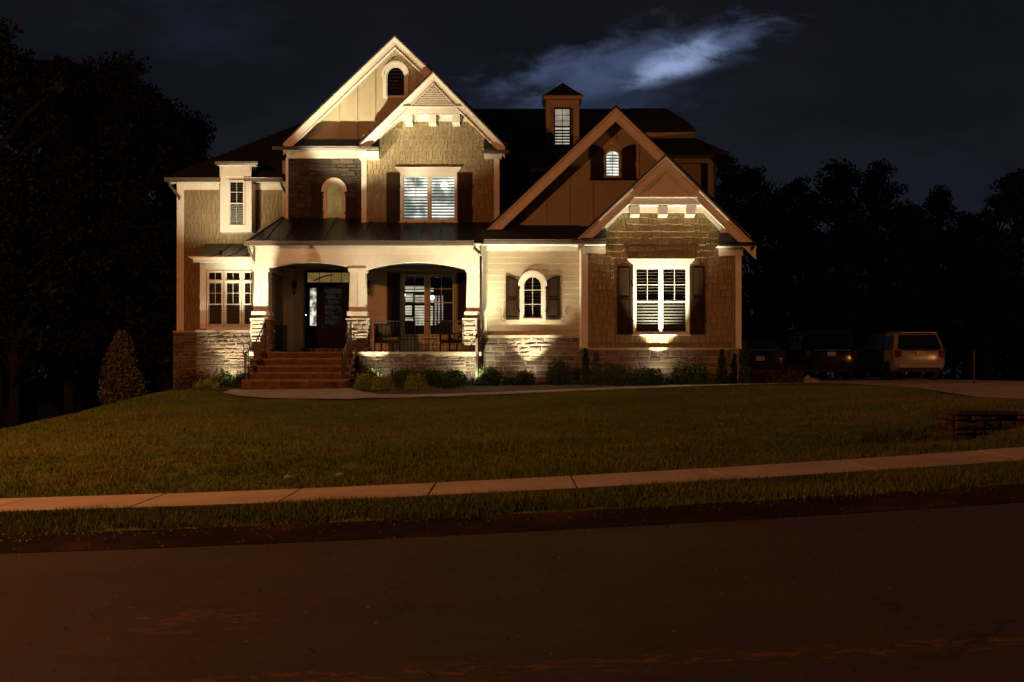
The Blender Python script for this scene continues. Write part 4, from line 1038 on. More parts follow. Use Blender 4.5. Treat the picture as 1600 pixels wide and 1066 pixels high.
# deck and steps
dk = MB(); dk.box(X(390,YP), X(752,YP), YP-.05, YE, DZ-.12, DZ); dk.box(X(560,YP), X(727,YP), YP-.10, YP+.1, DZ-.07, DZ+.004)
dk.build('porch_floor', M['cap'], house)
st = MB(); trd = MB(); mo = MB(); zb0 = 1.03; sxl, sxr = -8.02, -4.93
for k in range(5):
    yk = 31.3+.35*k; zk = zb0+.214*(k+1); zlo = zb0+.214*k-(.15 if k == 0 else 0)
    mo.box(sxl+.01, sxr-.01, yk+.015, yk+.5 if k < 4 else 33.3, zlo-.02, zk-.012)
    # tread: headers on edge
    x = sxl
    while x < sxr-.02:
        x2 = min(sxr, x+random.choice((.10,.105,.11))); trd.box(x+.004, x2-.004, yk-.02+random.uniform(-.004,.004), yk+.36 if k < 4 else yk+.75, zk-.06, zk+random.uniform(-.003,.003)); x = x2
    for r_ in range(2):
        x = sxl-(.1 if r_ else 0); zz = zlo+.02+(zk-.06-zlo-.02)*r_/2; zz2 = zlo+.02+(zk-.06-zlo-.02)*(r_+1)/2
        while x < sxr-.02:
            x2 = min(sxr, x+.21); st.box(max(sxl,x)+.004, x2-.004, yk+random.uniform(-.003,.003), yk+.03, zz+.004, zz2-.004); x = x2
        y = yk
        while y < 33.1:
            for sx in (sxl, sxr):
                s0 = (sx, sx+.03) if sx == sxl else (sx-.03, sx)
                st.box(s0[0], s0[1], y+.034, min(y+.24, 33.2)-.004, zz+.004, zz2-.004)
            y += .21
so = st.build('brick_steps', M['brick'], house); mo.build('mortar', M['mortar'], so); trd.build('brick_tread', M['tread'], so)
th_ = MB(); th_.box(X(470,35.9), X(560,35.9), 35.85, YE, DZ, DZ+.16); x = X(470,35.9)
so2 = th_.build('door_step', M['mortar'], house)
tb_ = MB()
while x < X(560,35.9): tb_.box(x+.004, x+.1, 35.80, 35.98, DZ+.02, DZ+.17); x += .105
tb_.build('brick_edge', M['brick'], so2)

# entry wall: siding, corner, door
mb = MB(); EW = rect(X(447,YE), X(770,YE), DZ, Z(405,YE))
dh = (X(477,YE), X(549,YE), DZ, Z(422,YE)); wh = (X(626,YE), X(714,YE), Z(527,YE), Z(424,YE))
lap(mb, front(YE), EW, .165, [dh, wh], .024); mb.build('siding_wall', M['siding'], house)
tb = MB(); tb.box(X(441,YE)-.1, X(447,YE), YE-.06, YE+.1, DZ, Z(405,YE)); tb.box(X(447,YE), X(457,YE), YE-.05, YE+.02, DZ, Z(405,YE)); tb.box(X(457,YE), X(770,YE), YE-.035, YE+.02, Z(410,YE), Z(405,YE)); tb.build('trim_board', M['trim'], house)
# door unit
dx0, dx1, dz0, dz1 = X(477,YE), X(549,YE), DZ+.16, Z(423,YE)
dc = MB(); frame_rect(dc, dx0, dx1, dz0-.06, dz1, .07, YE-.06, YE+.12); dc.box(dx0+.07, dx1-.07, YE-.05, YE+.1, Z(446,YE), Z(441.5,YE))
dc.box(X(497.5,YE), X(502,YE), YE-.045, YE+.1, dz0, Z(446,YE)); dc.box(X(540,YE), dx1-.07, YE-.045, YE+.1, dz0, Z(446,YE))
dc.box(dx0+.07, X(497.5,YE), YE-.03, YE+.1, dz0, Z(509,YE)); dc.box(dx0+.07, X(484,YE), YE-.03, YE+.1, Z(509,YE), Z(446,YE)); dc.box(X(494.5,YE), X(497.5,YE), YE-.03, YE+.1, Z(509,YE), Z(446,YE)); dc.box(X(484,YE), X(494.5,YE), YE-.03, YE+.1, Z(450,YE), Z(446,YE))
fr_ = dc.build('door_frame', M['door'], house)
rm = MB(); rm.box(X(484,YE), X(494.5,YE), YE+.06, YE+.065, Z(509,YE), Z(450,YE)); rm.build('sidelight', M['glow_side'], fr_)
rm = MB(); rm.box(dx0+.07, dx1-.07, YE+.06, YE+.065, Z(441.5,YE), dz1-.07); rm.build('transom_light', M['glow_yellow'], fr_)
rm = MB(); 
for q_ in (499, 517, 533): rm.box(X(q_,YE)-.01, X(q_,YE)+.01, YE+.03, YE+.045, Z(441.5,YE), dz1-.07)
rm.ext([(X(489,YE),Z(438,YE)),(X(505,YE),Z(431,YE)),(X(520,YE),Z(428.5,YE)),(X(520,YE),Z(430,YE)),(X(505,YE),Z(433,YE)),(X(492,YE),Z(439,YE))], YE+.03, YE+.04)
rm.build('transom_bar', M['door'], fr_)
gl = MB(); gl.add([(dx0+.07,YE+.01,dz0),(dx1-.07,YE+.01,dz0),(dx1-.07,YE+.01,dz1-.07),(dx0+.07,YE+.01,dz1-.07)], [(0,1,2,3)]); gl.build('pane', M['glass'], fr_, recalc=False)
db = MB(); a, b = X(502,YE), X(540,YE); zt = Z(446,YE)
g0, g1_, gz0, gz1 = X(507,YE), X(534,YE), Z(508,YE), Z(451,YE)
db.box(a, g0, YE-.02, YE+.05, dz0, zt); db.box(g1_, b, YE-.02, YE+.05, dz0, zt); db.box(g0, g1_, YE-.02, YE+.05, gz1, zt); db.box(g0, g1_, YE-.02, YE+.05, dz0, gz0)
frame_rect(db, g0+.03, g1_-.03, dz0+.12, gz0-.12, .04, YE-.035, YE-.02)
door = db.build('door', M['door'], house)
rm = MB(); rm.box(g0, g1_, YE+.055, YE+.06, gz0, gz1); rm.build('door_glass', M['glow_faint'], door)
lv = MB()
for q_ in (460, 468, 476, 484, 492, 500): lv.box(g0, g1_, YE+.03, YE+.05, Z(q_,YE)-.012, Z(q_,YE)+.012)
lv.build('glass_bar', M['door'], door)
h_ = MB(); hx = X(504,YE); h_.tube([(hx,YE-.03,3.15),(hx,YE-.08,3.13),(hx,YE-.08,2.95),(hx,YE-.03,2.93)], .014, 6); h_.ring([(.03,0),(.03,.02)], (hx,YE-.03,3.25), 8); h_.build('door_handle', M['chrome'], door)
bl_ = MB(); bl_.box(X(478.5,YE)-.012, X(478.5,YE)+.012, YE-.075, YE-.06, Z(492.5,YE)-.02, Z(492.5,YE)+.02); bl_.build('doorbell', M['glow_white'], fr_)

# porch window with the lit room seen through it
pw = window(YE, (627,713), (427,527), [(631,664.5),(671,709)], 473, cas=3, glow=None, louv=False, sill=True, glowpos=.112, muntin=True, casmat='batten')
lt = MB(); yy = YE+.095
for a, b, c, d_ in ((632,664,447,455.5),(632,645,459,471),(647,664,460,472),(632,643,477,492),(632,645,496,501),(647,664,477,508),(671,677,450,456),(671,678,461,472),(671,676,478,508)):
    lt.box(X(a,YE)+.02, X(b,YE), yy, yy+.008, Z(d_,YE), Z(c,YE))
lt.build('room_light', M['glow_warm'], pw)
lt = MB()
for a, b, c, d_ in ((679,682,462,508),(684,687,462,506),(690,692,462,500)): lt.box(X(a,YE), X(b,YE), yy, yy+.008, Z(d_,YE), Z(c,YE))
lt.build('room_light', M['glow_dim'], pw)
louvers(X(632,YE), X(709,YE), Z(508,YE), Z(447,YE), YE+.075, pw, .09, -12, .035, 'shutter', .016)
lb = MB()
for px_, py_ in ((675,465),(631.5,461)): 
    cx_, cz_ = X(px_,YE), Z(py_,YE); rr_ = .08 if px_ > 650 else .05; lb.ext([(cx_+rr_*math.cos(k*math.pi/5), cz_+rr_*math.sin(k*math.pi/5)) for k in range(10)], YE+.05, YE+.056)
lb.build('lamp_globe', M['glow_white'], pw)
shutter(YE, 605, 625, 426, 527); shutter(YE, 715, 735, 426, 527)

# wall lanterns
def lantern(px, py, Y):
    x, z = X(px,Y), Z(py,Y)
    l = MB(); l.box(x-.05, x+.05, Y-.06, Y-.02, z-.02, z+.2); l.tube([(x,Y-.04,z+.15),(x,Y-.12,z+.27),(x,Y-.2,z+.24)], .012, 6)
    l.ring([(.02,.24),(.06,.20),(.10,.16),(.095,.15)], (x,Y-.2,z), 6); l.ring([(.07,-.16),(.05,-.19),(.02,-.24),(.008,-.27)], (x,Y-.2,z), 6)
    for k in range(6):
        g = k*math.pi/3; l.tube([(x+.09*math.cos(g),Y-.2+.09*math.sin(g),z+.15),(x+.065*math.cos(g),Y-.2+.065*math.sin(g),z-.16)], .008, 4)
    lo = l.build('wall_lantern', M['iron'], house)
    g = MB(); g.ring([(.08,.15),(.055,-.16)], (x,Y-.2,z), 6); g.build('lantern_glass', M['glass'], lo)
lantern(461.5, 450, YE); lantern(577, 450, YE)

# railings
def rail(pts0, pts1, n, name='railing', th=.012, top=.02):
    pass
ra = MB(); ry = YQ+.12; rx0, rx1 = X(572,ry), X(724,ry); zt, zb_ = Z(502,ry), Z(547.5,ry)
ra.box(rx0, rx1, ry-.02, ry+.02, zt-.012, zt+.012); ra.box(rx0, rx1, ry-.015, ry+.015, zb_-.012, zb_+.012)
n = 26
for i in range(n+1): x = lrp(rx0, rx1, (i+.5)/(n+1)); q = .02 if i == 13 else .007; ra.box(x-q, x+q, ry-q, ry+q, zb_-(.07 if i == 13 else 0), zt-.012)
ra.build('railing', M['iron'], house)
ra = MB(); xx = X(424,YQ+.4); y0, y1 = YQ+.35, YE-.05; zt2, zb2 = DZ+.93, DZ+.09
ra.box(xx-.02, xx+.02, y0, y1, zt2-.012, zt2+.012); ra.box(xx-.015, xx+.015, y0, y1, zb2-.012, zb2+.012)
for i in range(22): y = lrp(y0, y1, (i+.5)/22); ra.box(xx-.007, xx+.007, y-.007, y+.007, zb2, zt2)
ra.build('railing', M['iron'], house)
def stair_rail(xa, xb, s):
    r_ = MB(); A = Vector((xa, 33.0, DZ+.93)); B = Vector((xb, 31.45, 1.244+.80))
    pts = [A+Vector((0,.05,.02)), A]+[Vector((lrp(xa,xb,t_), lrp(33.0,31.45,t_), lrp(A.z,B.z,t_)-.16*math.sin(math.pi*t_))) for t_ in (.2,.4,.6,.8)]+[B, B+Vector((-.03*s,-.12,-.02)), B+Vector((-.02*s,-.16,.04))]
    r_.tube(pts, .021, 6)
    r_.box(A.x-.02, A.x+.02, 32.98, 33.02, DZ, A.z+.03); r_.box(B.x-.02, B.x+.02, 31.43, 31.47, 1.2, B.z)
    r_.tube([(xa,33.0,DZ+.08),(xb,31.45,1.244+.08)], .012, 4)
    for i in range(1, 12):
        t_ = i/12; x, y = lrp(xa,xb,t_), lrp(33.0,31.45,t_); z1_ = lrp(A.z,B.z,t_)-.16*math.sin(math.pi*t_); z0_ = lrp(DZ+.08,1.324,t_)
        r_.box(x-.007, x+.007, y-.007, y+.007, z0_, z1_)
    r_.build('handrail', M['iron'], house)
stair_rail(-7.72, -7.95, 1); stair_rail(-5.03, -5.05, -1)

# downspouts
def spout(pts, r_=.04, mat='spout'): MB().tube(pts, r_, 4).build('downspout', M[mat], house)
ys_ = YB-.22
spout([(X(741,33.1),33.1,Z(382,33.1)),(X(741,33.1),33.15,Z(387,33.1)),(X(748,33.2),33.25,Z(394,33.2)),(X(751,33.3),33.35,Z(400,33.3)),(X(751,33.32),33.36,Z(515,33.3)),(X(745,33.1),33.2,Z(523,33.1)),(X(744.5,33.1),33.1,Z(530,33.1)),(X(745,33.1),33.1,1.05)], .05)
spout([(X(263,36.05),36.1,Z(284,36.1)),(X(265,36.1),36.15,Z(290,36.1)),(X(281,36.5),36.5,Z(309,36.5)),(X(276,YW),36.75,Z(318,36.6)),(X(275,YW),36.75,Z(600,36.6))], .045, 'gutter')
spout([(X(438,36.05),36.1,Z(284,36.1)),(X(440,36.1),36.2,Z(291,36.1)),(X(447,36.3),36.5,Z(303,36.3)),(X(447,36.3),36.5,Z(350,36.3))], .045)
spout([(X(388,33.1),33.1,Z(384,33.1)),(X(389,33.1),33.15,Z(391,33.1)),(X(396,33.3),33.36,Z(408,33.3)),(X(393.5,33.3),33.5,Z(416,33.3)),(X(390.5,33.3),33.6,Z(600,33.3))], .04, 'gutter')
spout([(X(1176,32.5),32.5,Z(384,32.5)),(X(1175,32.5),32.55,Z(390,32.5)),(X(1162,33),33.1,Z(399,33)),(X(1160,33),33.2,Z(405,33)),(X(1160,33),33.2,1.1)], .04)
spout([(X(1126,37.4),37.5,Z(243,37.4)),(X(1118,38),38,Z(256,38)),(X(1117,38),38,Z(330,38))], .04)

# ------------------------------------------------------------ landscape and roof uplights
def uplight_proto():
    r_ = empty('uplight', (0,0,0))
    b = MB(); b.tube([(0,0,-.1),(0,0,.12)], .012, 5); b.build('stake', M['iron'], r_)
    h = MB(); h.tube([(0,.0,.10),(0,.02,.24)], [.035,.05], 10); h.build('lamp_head', M['iron'], r_)
    l = MB(); l.tube([(0,.0203,.2405),(0,.0206,.2425)], .040, 10); l.build('lens', M['glow_lens'], r_)
    return r_
M['glow_lens'] = glow_mat('lit_lens', (1,.8,.5), (1,.85,.6), 3., 1)
UP = uplight_proto(); ups = []
GR = 'uplights washing the house front'
upl = [ # x px, Y, aimdx, z, beam power, beam size, spill power, label
 (356, 33.58, .1, 1.03, 900, 92, 95, 'small black garden uplight in the bright green shrub left of the brick steps'),
 (389, 32.75, .25, 1.03, 4800, 72, 60, 'small black garden uplight at the foot of the stone pier left of the brick steps'),
 (592, 32.65, -.75, 1.03, 4600, 78, 40, 'small black garden uplight between the round bushes below the porch railing'),
 (738, 32.55, .0, 1.03, 3800, 74, 220, 'small black garden uplight standing clear on the mulch below the rightmost porch column'),
 (828, 33.25, .05, 1.08, 1750, 80, 26, 'small black garden uplight below the cream wall with the small arched window'),
 (1031, 32.42, .05, 1.10, 7800, 60, 30, 'small black garden uplight behind the low bushes below the large ground-floor window'),
]
for i, (px, Y, ax, z, pw_, sz, sp_, lab) in enumerate(upl):
    o = UP if i == 0 else copy_tree(UP); x = X(px, Y); z = H(x, Y)+.03
    o.location = (x, Y, z); tag(o, lab, 'garden light', GR)
    lamp('SPOT', 'uplight_beam', (x, Y+.02, z+.27), pw_, WARM, radius=.04, aim=(x+ax, Y+.30, z+4.2), size=sz, blend=1.)
    lamp('SPOT', 'uplight_spill', (x, Y+.02, z+.27), sp_, WARM, radius=.05, aim=(x, Y+1.2, z+3.), size=165, blend=1.)
for px, Y, z, aim, pw_, sz, sp_, lab in (
        (472, 33.35, None, (-4.6, 35.9, 11.8), 4300, 58, 12, 'small dark spotlight at the front edge of the porch roof, far left one of three'),
        (589, 33.45, None, (-3.5, 35.1, 11.0), 1350, 64, 40, 'small dark spotlight on the metal porch roof, the middle one of three'),
        (622, 33.45, None, (-1.7, 35.1, 10.8), 1350, 64, 40, 'small dark spotlight on the metal porch roof, right one below the big lit window'),
        (345, 34.4, 'bay', (-10.2, 36.6, 8.6), 560, 104, 8, 'small dark spotlight on the little roof over the left bay window')):
    o = copy_tree(UP); x = X(px, Y); z = e0+sl2*(Y-33.05) if z is None else lrp(e1, zt_, .32*(Y-33.85)/1.15)
    o.location = (x, Y, z-.08); tag(o, lab, 'garden light', GR)
    lamp('SPOT', 'uplight_beam', (x, Y+.02, z+.19), pw_, WARM, radius=.03, aim=aim, size=sz, blend=1.)
    lamp('SPOT', 'uplight_spill', (x, Y+.02, z+.19), sp_, WARM, radius=.03, aim=(x, Y+.8, z+3.), size=120, blend=1.)

# ------------------------------------------------------------ porch furniture
def chair(loc, rz, label):
    r_ = empty('patio_chair', loc, 0, label=label, cat='chair', group='wicker chairs on the porch')
    f = MB(); hw = .33
    def T(m_, nm, mt): 
        m_.v = [(loc[0]+a*math.cos(rz)-b*math.sin(rz), loc[1]+a*math.sin(rz)+b*math.cos(rz), loc[2]+c) for a, b, c in m_.v]
        return m_.build(nm, mt, r_)
    for sx in (-hw, hw):
        for sy in (-.3, .3): l = MB(); l.tube([(sx,sy,0),(sx*.97,sy,.40)], [.022,.028], 6); T(l, 'leg', M['iron'])
        a = MB(); a.box(sx-.035, sx+.035, -.34, .3, .60, .635); a.box(sx-.03, sx+.03, -.33, -.28, .38, .60); T(a, 'armrest', M['iron'])
    s = MB(); s.box(-hw, hw, -.33, .3, .32, .40); T(s, 'seat', M['iron'])
    b = MB(); b.add([(-hw,.27,.38),(hw,.27,.38),(hw,.33,.38),(-hw,.33,.38),(-hw+.03,.40,.98),(hw-.03,.40,.98),(hw-.03,.45,.98),(-hw+.03,.45,.98)], [(0,1,2,3),(4,5,6,7),(0,1,5,4),(1,2,6,5),(2,3,7,6),(3,0,4,7)]); T(b, 'backrest', M['iron'])
    c = MB(); c.box(-hw+.05, hw-.05, -.30, .26, .40, .50); o = T(c, 'seat_cushion', M['fabric']); md = o.modifiers.new('b', 'BEVEL'); md.width = .03; md.segments = 3
    # throw pillow rests on it
    p = MB(); n = 6
    for s_ in (1,):
        vs = []; 
        for j in range(n+1):
            for i in range(n+1):
                u_, v_ = i/n*2-1, j/n*2-1; bul = .07*(1-u_**4)*(1-v_**4); vs.append((u_*.21, .20-bul+.07*v_, .72+v_*.20))
        k = len(vs)
        for j in range(n+1):
            for i in range(n+1):
                u_, v_ = i/n*2-1, j/n*2-1; bul = .07*(1-u_**4)*(1-v_**4); vs.append((u_*.21, .20+bul+.07*v_, .72+v_*.20))
        fs = [(j*(n+1)+i, j*(n+1)+i+1, (j+1)*(n+1)+i+1, (j+1)*(n+1)+i) for j in range(n) for i in range(n)]; fs += [tuple(q+k for q in f_) for f_ in fs]
        p.add(vs, fs)
    p.v = [(loc[0]+a*math.cos(rz)-b*math.sin(rz), loc[1]+a*math.sin(rz)+b*math.cos(rz), loc[2]+c) for a, b, c in p.v]
    o = p.build('throw_pillow', M['fabric']); tag(o, 'beige throw pillow on the '+('left' if rz > 0 else 'right')+' porch chair', 'pillow', 'throw pillows on the porch chairs')
chair((X(605,34.9), 34.9, DZ+.002), R(28), 'dark patio chair left of the porch table, facing half right')
chair((X(708,34.9), 34.9, DZ+.002), R(-60), 'dark patio chair at the right end of the porch, facing left')
tbx = X(671,34.8); r_ = empty('patio_table', (tbx,34.8,DZ+.002), label='small round dark table standing between the two porch chairs', cat='table')
m_ = MB(); m_.ring([(.25,.44),(.25,.47)], (tbx,34.8,DZ), 16); m_.build('tabletop', M['iron'], r_)
for k in range(3):
    g = k*2.1+.4; m_ = MB(); m_.tube([(tbx+.2*math.cos(g),34.8+.2*math.sin(g),DZ+.44),(tbx+.1*math.cos(g),34.8+.1*math.sin(g),DZ+.2),(tbx+.2*math.cos(g),34.8+.2*math.sin(g),DZ)], .014, 5); m_.build('leg', M['iron'], r_)

# ------------------------------------------------------------ leaves
def leafcloud(mb, pts, size, tones):
    n = len(pts); a = rng.normal(size=(n, 3)); a /= np.linalg.norm(a, axis=1)[:, None]
    b = rng.normal(size=(n, 3)); b -= (b*a).sum(1)[:, None]*a; b /= np.linalg.norm(b, axis=1)[:, None]
    s = size*rng.uniform(.6, 1.3, n)[:, None]
    q = np.stack([pts-a*s, pts-b*s*.55, pts+a*s, pts+b*s*.55], 1).reshape(-1, 3)
    k = len(mb.v); mb.v += [tuple(v_) for v_ in q.tolist()]
    mb.f += [(k+4*i, k+4*i+1, k+4*i+2, k+4*i+3) for i in range(n)]; mb.t += list(tones)
def bushmesh(n, rx, rz_, size, spiky=0., lump=.18):
    mb = MB(); dirs = rng.normal(size=(n, 3)); dirs /= np.linalg.norm(dirs, axis=1)[:, None]; dirs[:, 2] = np.abs(dirs[:, 2])*1.0-.15*rng.random(n)
    lob = 1+lump*np.sin(dirs[:, 0]*5+1)*np.sin(dirs[:, 1]*4.3+dirs[:, 2]*6)+rng.normal(0, .05+spiky, n)
    rad = (rng.random(n)**.35)*lob
    pts = dirs*rad[:, None]*np.array([rx, rx, rz_]); pts[:, 2] += .04
    leafcloud(mb, pts, size, rng.random(n)); return mb
def add_bush(px, py, wpx, hpx, Y, mat, label, name='shrub', group=None, spiky=0., size=.035, n=2200, stem=True):
    x = X(px, Y); z = H(x, Y)+.02; rx = wpx/2*Y/F; hz = hpx*Y/F
    r_ = empty(name, (x, Y, z), label=label, cat='shrub', group=group)
    mb = bushmesh(n, rx, hz, size, spiky); mb.v = [(a+x, b+Y, c+z) for a, b, c in mb.v]
    mb.build('foliage', mat, r_, recalc=False)
    s = MB()
    for k in range(4): g = k*1.6; s.tube([(x,Y,z-.05),(x+rx*.4*math.cos(g),Y+rx*.4*math.sin(g),z+hz*.6)], [.015,.006], 4)
    s.build('stem', M['bark'], r_)
    return r_
BD, BP, BR = M['bush_dark'], M['bush_pale'], M['bush_red']
bushes = [
 (577, 0, 40, 25, 32.6, BD, 'dark round bush right beside the brick steps, behind two pale mounds'),
 (628, 0, 44, 27, 32.5, BD, 'dark round bush under the left half of the porch railing'),
 (674, 0, 44, 26, 32.5, BD, 'dark round bush under the middle of the porch window'),
 (711, 0, 36, 25, 32.4, BD, 'dark round bush left of the brightly lit porch pier'),
 (766, 0, 40, 28, 32.7, BD, 'dark bush just right of the downspout by the lit pier'),
 (820, 0, 30, 22, 32.6, BD, 'small dark bush under the small arched window'),
 (872, 0, 36, 40, 32.8, BD, 'taller loose bush near the right end of the cream wall'),
 (955, 0, 70, 34, 32.1, BD, 'wide dark bush left below the large ground-floor window'),
 (1012, 0, 52, 27, 31.9, BD, 'low dark bush in the middle below the large ground-floor window'),
 (1078, 0, 60, 33, 32.1, BD, 'wide dark bush right below the large ground-floor window'),
]
bushes = [(b[0], b[1], b[2]*1.1, b[3]*1.05)+b[4:] for b in bushes]
for b in bushes: add_bush(*b, group='dark foundation bushes', n=2600, size=.035)
for b in [(570,0,36,25,30.9,BP,'pale green mound, leftmost in the bed beside the steps'), (598,0,38,23,30.4,BP,'pale green mound, second from the steps'),
          (650,0,38,24,30.4,BP,'pale green mound alone in front of the dark round bushes')]:
    add_bush(*b, group='pale green mounds along the bed', n=1800, size=.030, spiky=.05)
add_bush(703, 0, 44, 26, 30.9, BD, 'loose low plant at the front of the bed before the lit pier', spiky=.12, n=900)
add_bush(640, 0, 40, 30, 31.3, BD, 'loose leafy plant behind the lone pale mound', spiky=.12, n=800)
add_bush(350, 0, 42, 27, 33.32, M['bush_dark'], 'brightly lit green shrub in front of the left stone bay', spiky=.10, n=700, size=.05)
add_bush(376, 0, 22, 24, 32.5, BD, 'dark shrub squeezed between the lit green shrub and the brick steps', n=1200)
add_bush(297, 0, 44, 30, 33.6, BR, 'reddish feathery shrub at the left corner of the stone base', spiky=.16, n=1300)
add_bush(322, 0, 40, 12, 32.6, BP, 'low yellowish ground plant left of the lit green shrub', spiky=.1, n=700)
add_bush(1195, 0, 56, 20, 33.4, BR, 'low reddish plant right of the house corner before the parked cars', spiky=.12, n=900)
add_bush(1238, 0, 46, 26, 33.8, BR, 'reddish plant between the pale boulders', spiky=.14, n=900)
def upright(px, wpx, hpx, Y, label):
    x = X(px, Y); z = H(x, Y); r_ = empty('columnar_shrub', (x,Y,z), label=label, cat='shrub', group='narrow upright evergreens')
    n = 1800; hh = hpx*Y/F; t_ = rng.random(n); a = rng.uniform(0, 6.283, n); rad = wpx/2*Y/F*(1.1-.8*t_)*rng.random(n)**.4*(1+.25*np.sin(t_*20))
    mb = MB(); leafcloud(mb, np.stack([x+rad*np.cos(a), Y+rad*np.sin(a), z+t_*hh], 1), .035, rng.random(n)); mb.build('foliage', BD, r_, recalc=False)
    s = MB(); s.tube([(x,Y,z-.05),(x,Y,z+hh*.8)], [.02,.008], 5); s.build('trunk', M['bark'], r_)
upright(915, 18, 58, 32.5, 'narrow upright evergreen at the left corner of the shaked front gable')
upright(1128, 18, 55, 32.4, 'narrow upright evergreen left of the right house corner')
upright(1164, 20, 66, 32.6, 'narrow upright evergreen just past the right house corner')
# holly at left
Yh2 = 31.; hx_ = X(190, Yh2); hz_ = H(hx_, Yh2)-.1
r_ = empty('holly_tree', (hx_,Yh2,hz_), label='broad cone of faintly glinting holly standing alone left of the house', cat='tree')
n = 7000; t_ = rng.random(n)**1.25; a = rng.uniform(0, 6.283, n); pr_ = (.66*(1-t_)**.55*(.62+.38*np.minimum(1, t_*5+.4)))*(1+.16*np.sin(a*3+t_*7)+.12*np.sin(a*7-t_*15)+rng.normal(0,.07,n))+.03; rad = pr_*rng.random(n)**.35
mb = MB(); leafcloud(mb, np.stack([hx_+rad*np.cos(a), Yh2+rad*np.sin(a), hz_+.05+t_*2.15], 1), .040, rng.random(n)**2); mb.build('crown', M['holly'], r_, recalc=False)
MB().tube([(hx_,Yh2,hz_-.1),(hx_,Yh2,hz_+1.7)], [.05,.015], 6).build('trunk', M['bark'], r_)

# ------------------------------------------------------------ trees
def treemesh(hh, cw, nclump, nleaf, leaf, seed, shape=0):
    g = np.random.default_rng(seed); tr = MB(); rnd = random.Random(seed)
    tr.tube([(0,0,-.5),(.1,0,hh*.25),(-.1,.1,hh*.55),(.05,0,hh*.9)], [hh*.022,hh*.017,hh*.011,.03], 7)
    cl = []
    for i in range(nclump):
        t_ = i/nclump; z = hh*(.28+.72*(t_**.85)); env = cw/2*math.sin(math.pi*min(1, (.12+.88*t_)**(.75 if shape == 0 else .5)))**.7
        env = max(env, .12*cw)*rnd.uniform(.55, 1.12); ag = rnd.uniform(0, 6.283); rr_ = env*math.sqrt(rnd.random())
        c = (rr_*math.cos(ag), rr_*math.sin(ag), z); cl.append((c, rnd.uniform(.05, .10)*cw))
        if i % 3 == 0: tr.tube([(0,0,max(hh*.2, z-cw*.3)), (c[0]*.5,c[1]*.5,z-cw*.12), c], [hh*.007,hh*.005,.02], 5)
    lf = MB()
    for c, r_ in cl:
        k = max(20, int(nleaf/nclump*(r_/(.075*cw))**2)); p = g.normal(size=(k, 3)); p /= np.linalg.norm(p, axis=1)[:, None]; p *= (g.random(k)**.5)[:, None]*r_*np.array([1.15,1.15,.8])
        leafcloud(lf, p+np.array(c), leaf, g.random(k))
    return tr, lf
protos = []
for i, (hh, cw, sh) in enumerate(((15, 9, 0), (16, 8, 0), (13, 8.5, 0), (17, 7, 1))):
    tr, lf = treemesh(hh, cw, 84, 9500, .125, 20+i, sh)
    r_ = empty('tree', (0,0,0)); tr.build('trunk', M['bark'], r_); lf.build('crown', M['leaf'], r_, recalc=False); protos.append((r_, hh)); r_['used'] = 0
def place_tree(px, py_top, Y, k, label, group, zb=None, wide=1.):
    r_, hh = protos[k]
    if r_['used']: o = copy_tree(r_)
    else: o = r_; r_['used'] = 1
    zb = -1.2 if zb is None else zb; ht = Z(py_top, Y)-zb; s = ht/hh
    o.location = (X(px,Y), Y, zb); o.scale = (s*wide, s*wide, s); o.rotation_euler = (0,0,random.uniform(0,6.28))
    tag(o, label, 'tree', group)
GL = 'tall dark trees left of the house'; GRt = 'dark trees right of the house'
left = [(-10,30,44,1,1.05,'tallest dark tree, cut by the left edge of the picture'),(45,95,50,0,1.,'dark tree stepping down beside the tallest left-edge tree'),(88,92,47,3,1.1,'narrow dark treetop just left of the double crown'),
 (140,104,52,1,.95,'left half of the double dark crown above the holly'),(190,98,50,0,.9,'right half of the double dark crown above the holly'),(222,140,54,2,.8,'shorter dark treetop right of the double crown'),
 (268,178,56,2,.8,'dark treetop low beside the left roof slope'),(302,184,58,0,.65,'last dark treetop before the left roof slope'),
 (20,260,40,2,1.1,'lower dark tree filling the gap at the left edge'),(110,280,42,0,1.1,'lower dark tree below the double crown'),(200,290,44,2,1.2,'lower dark tree directly behind the holly'),(262,330,46,1,1.4,'lower dark tree close to the left house corner')]
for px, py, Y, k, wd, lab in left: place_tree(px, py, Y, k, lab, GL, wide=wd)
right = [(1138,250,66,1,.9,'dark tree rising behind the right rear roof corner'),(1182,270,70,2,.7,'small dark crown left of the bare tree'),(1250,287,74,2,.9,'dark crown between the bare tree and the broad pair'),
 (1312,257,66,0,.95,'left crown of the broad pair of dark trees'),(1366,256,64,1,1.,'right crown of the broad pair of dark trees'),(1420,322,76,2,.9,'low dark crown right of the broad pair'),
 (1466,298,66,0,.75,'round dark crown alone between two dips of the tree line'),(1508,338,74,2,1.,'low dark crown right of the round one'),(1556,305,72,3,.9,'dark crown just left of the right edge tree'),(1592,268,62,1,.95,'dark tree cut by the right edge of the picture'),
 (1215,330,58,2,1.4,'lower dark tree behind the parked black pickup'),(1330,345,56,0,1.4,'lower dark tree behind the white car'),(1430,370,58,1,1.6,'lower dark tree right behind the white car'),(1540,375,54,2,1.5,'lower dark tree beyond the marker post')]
for px, py, Y, k, wd, lab in right: place_tree(px, py, Y, k, lab, GRt, wide=wd)
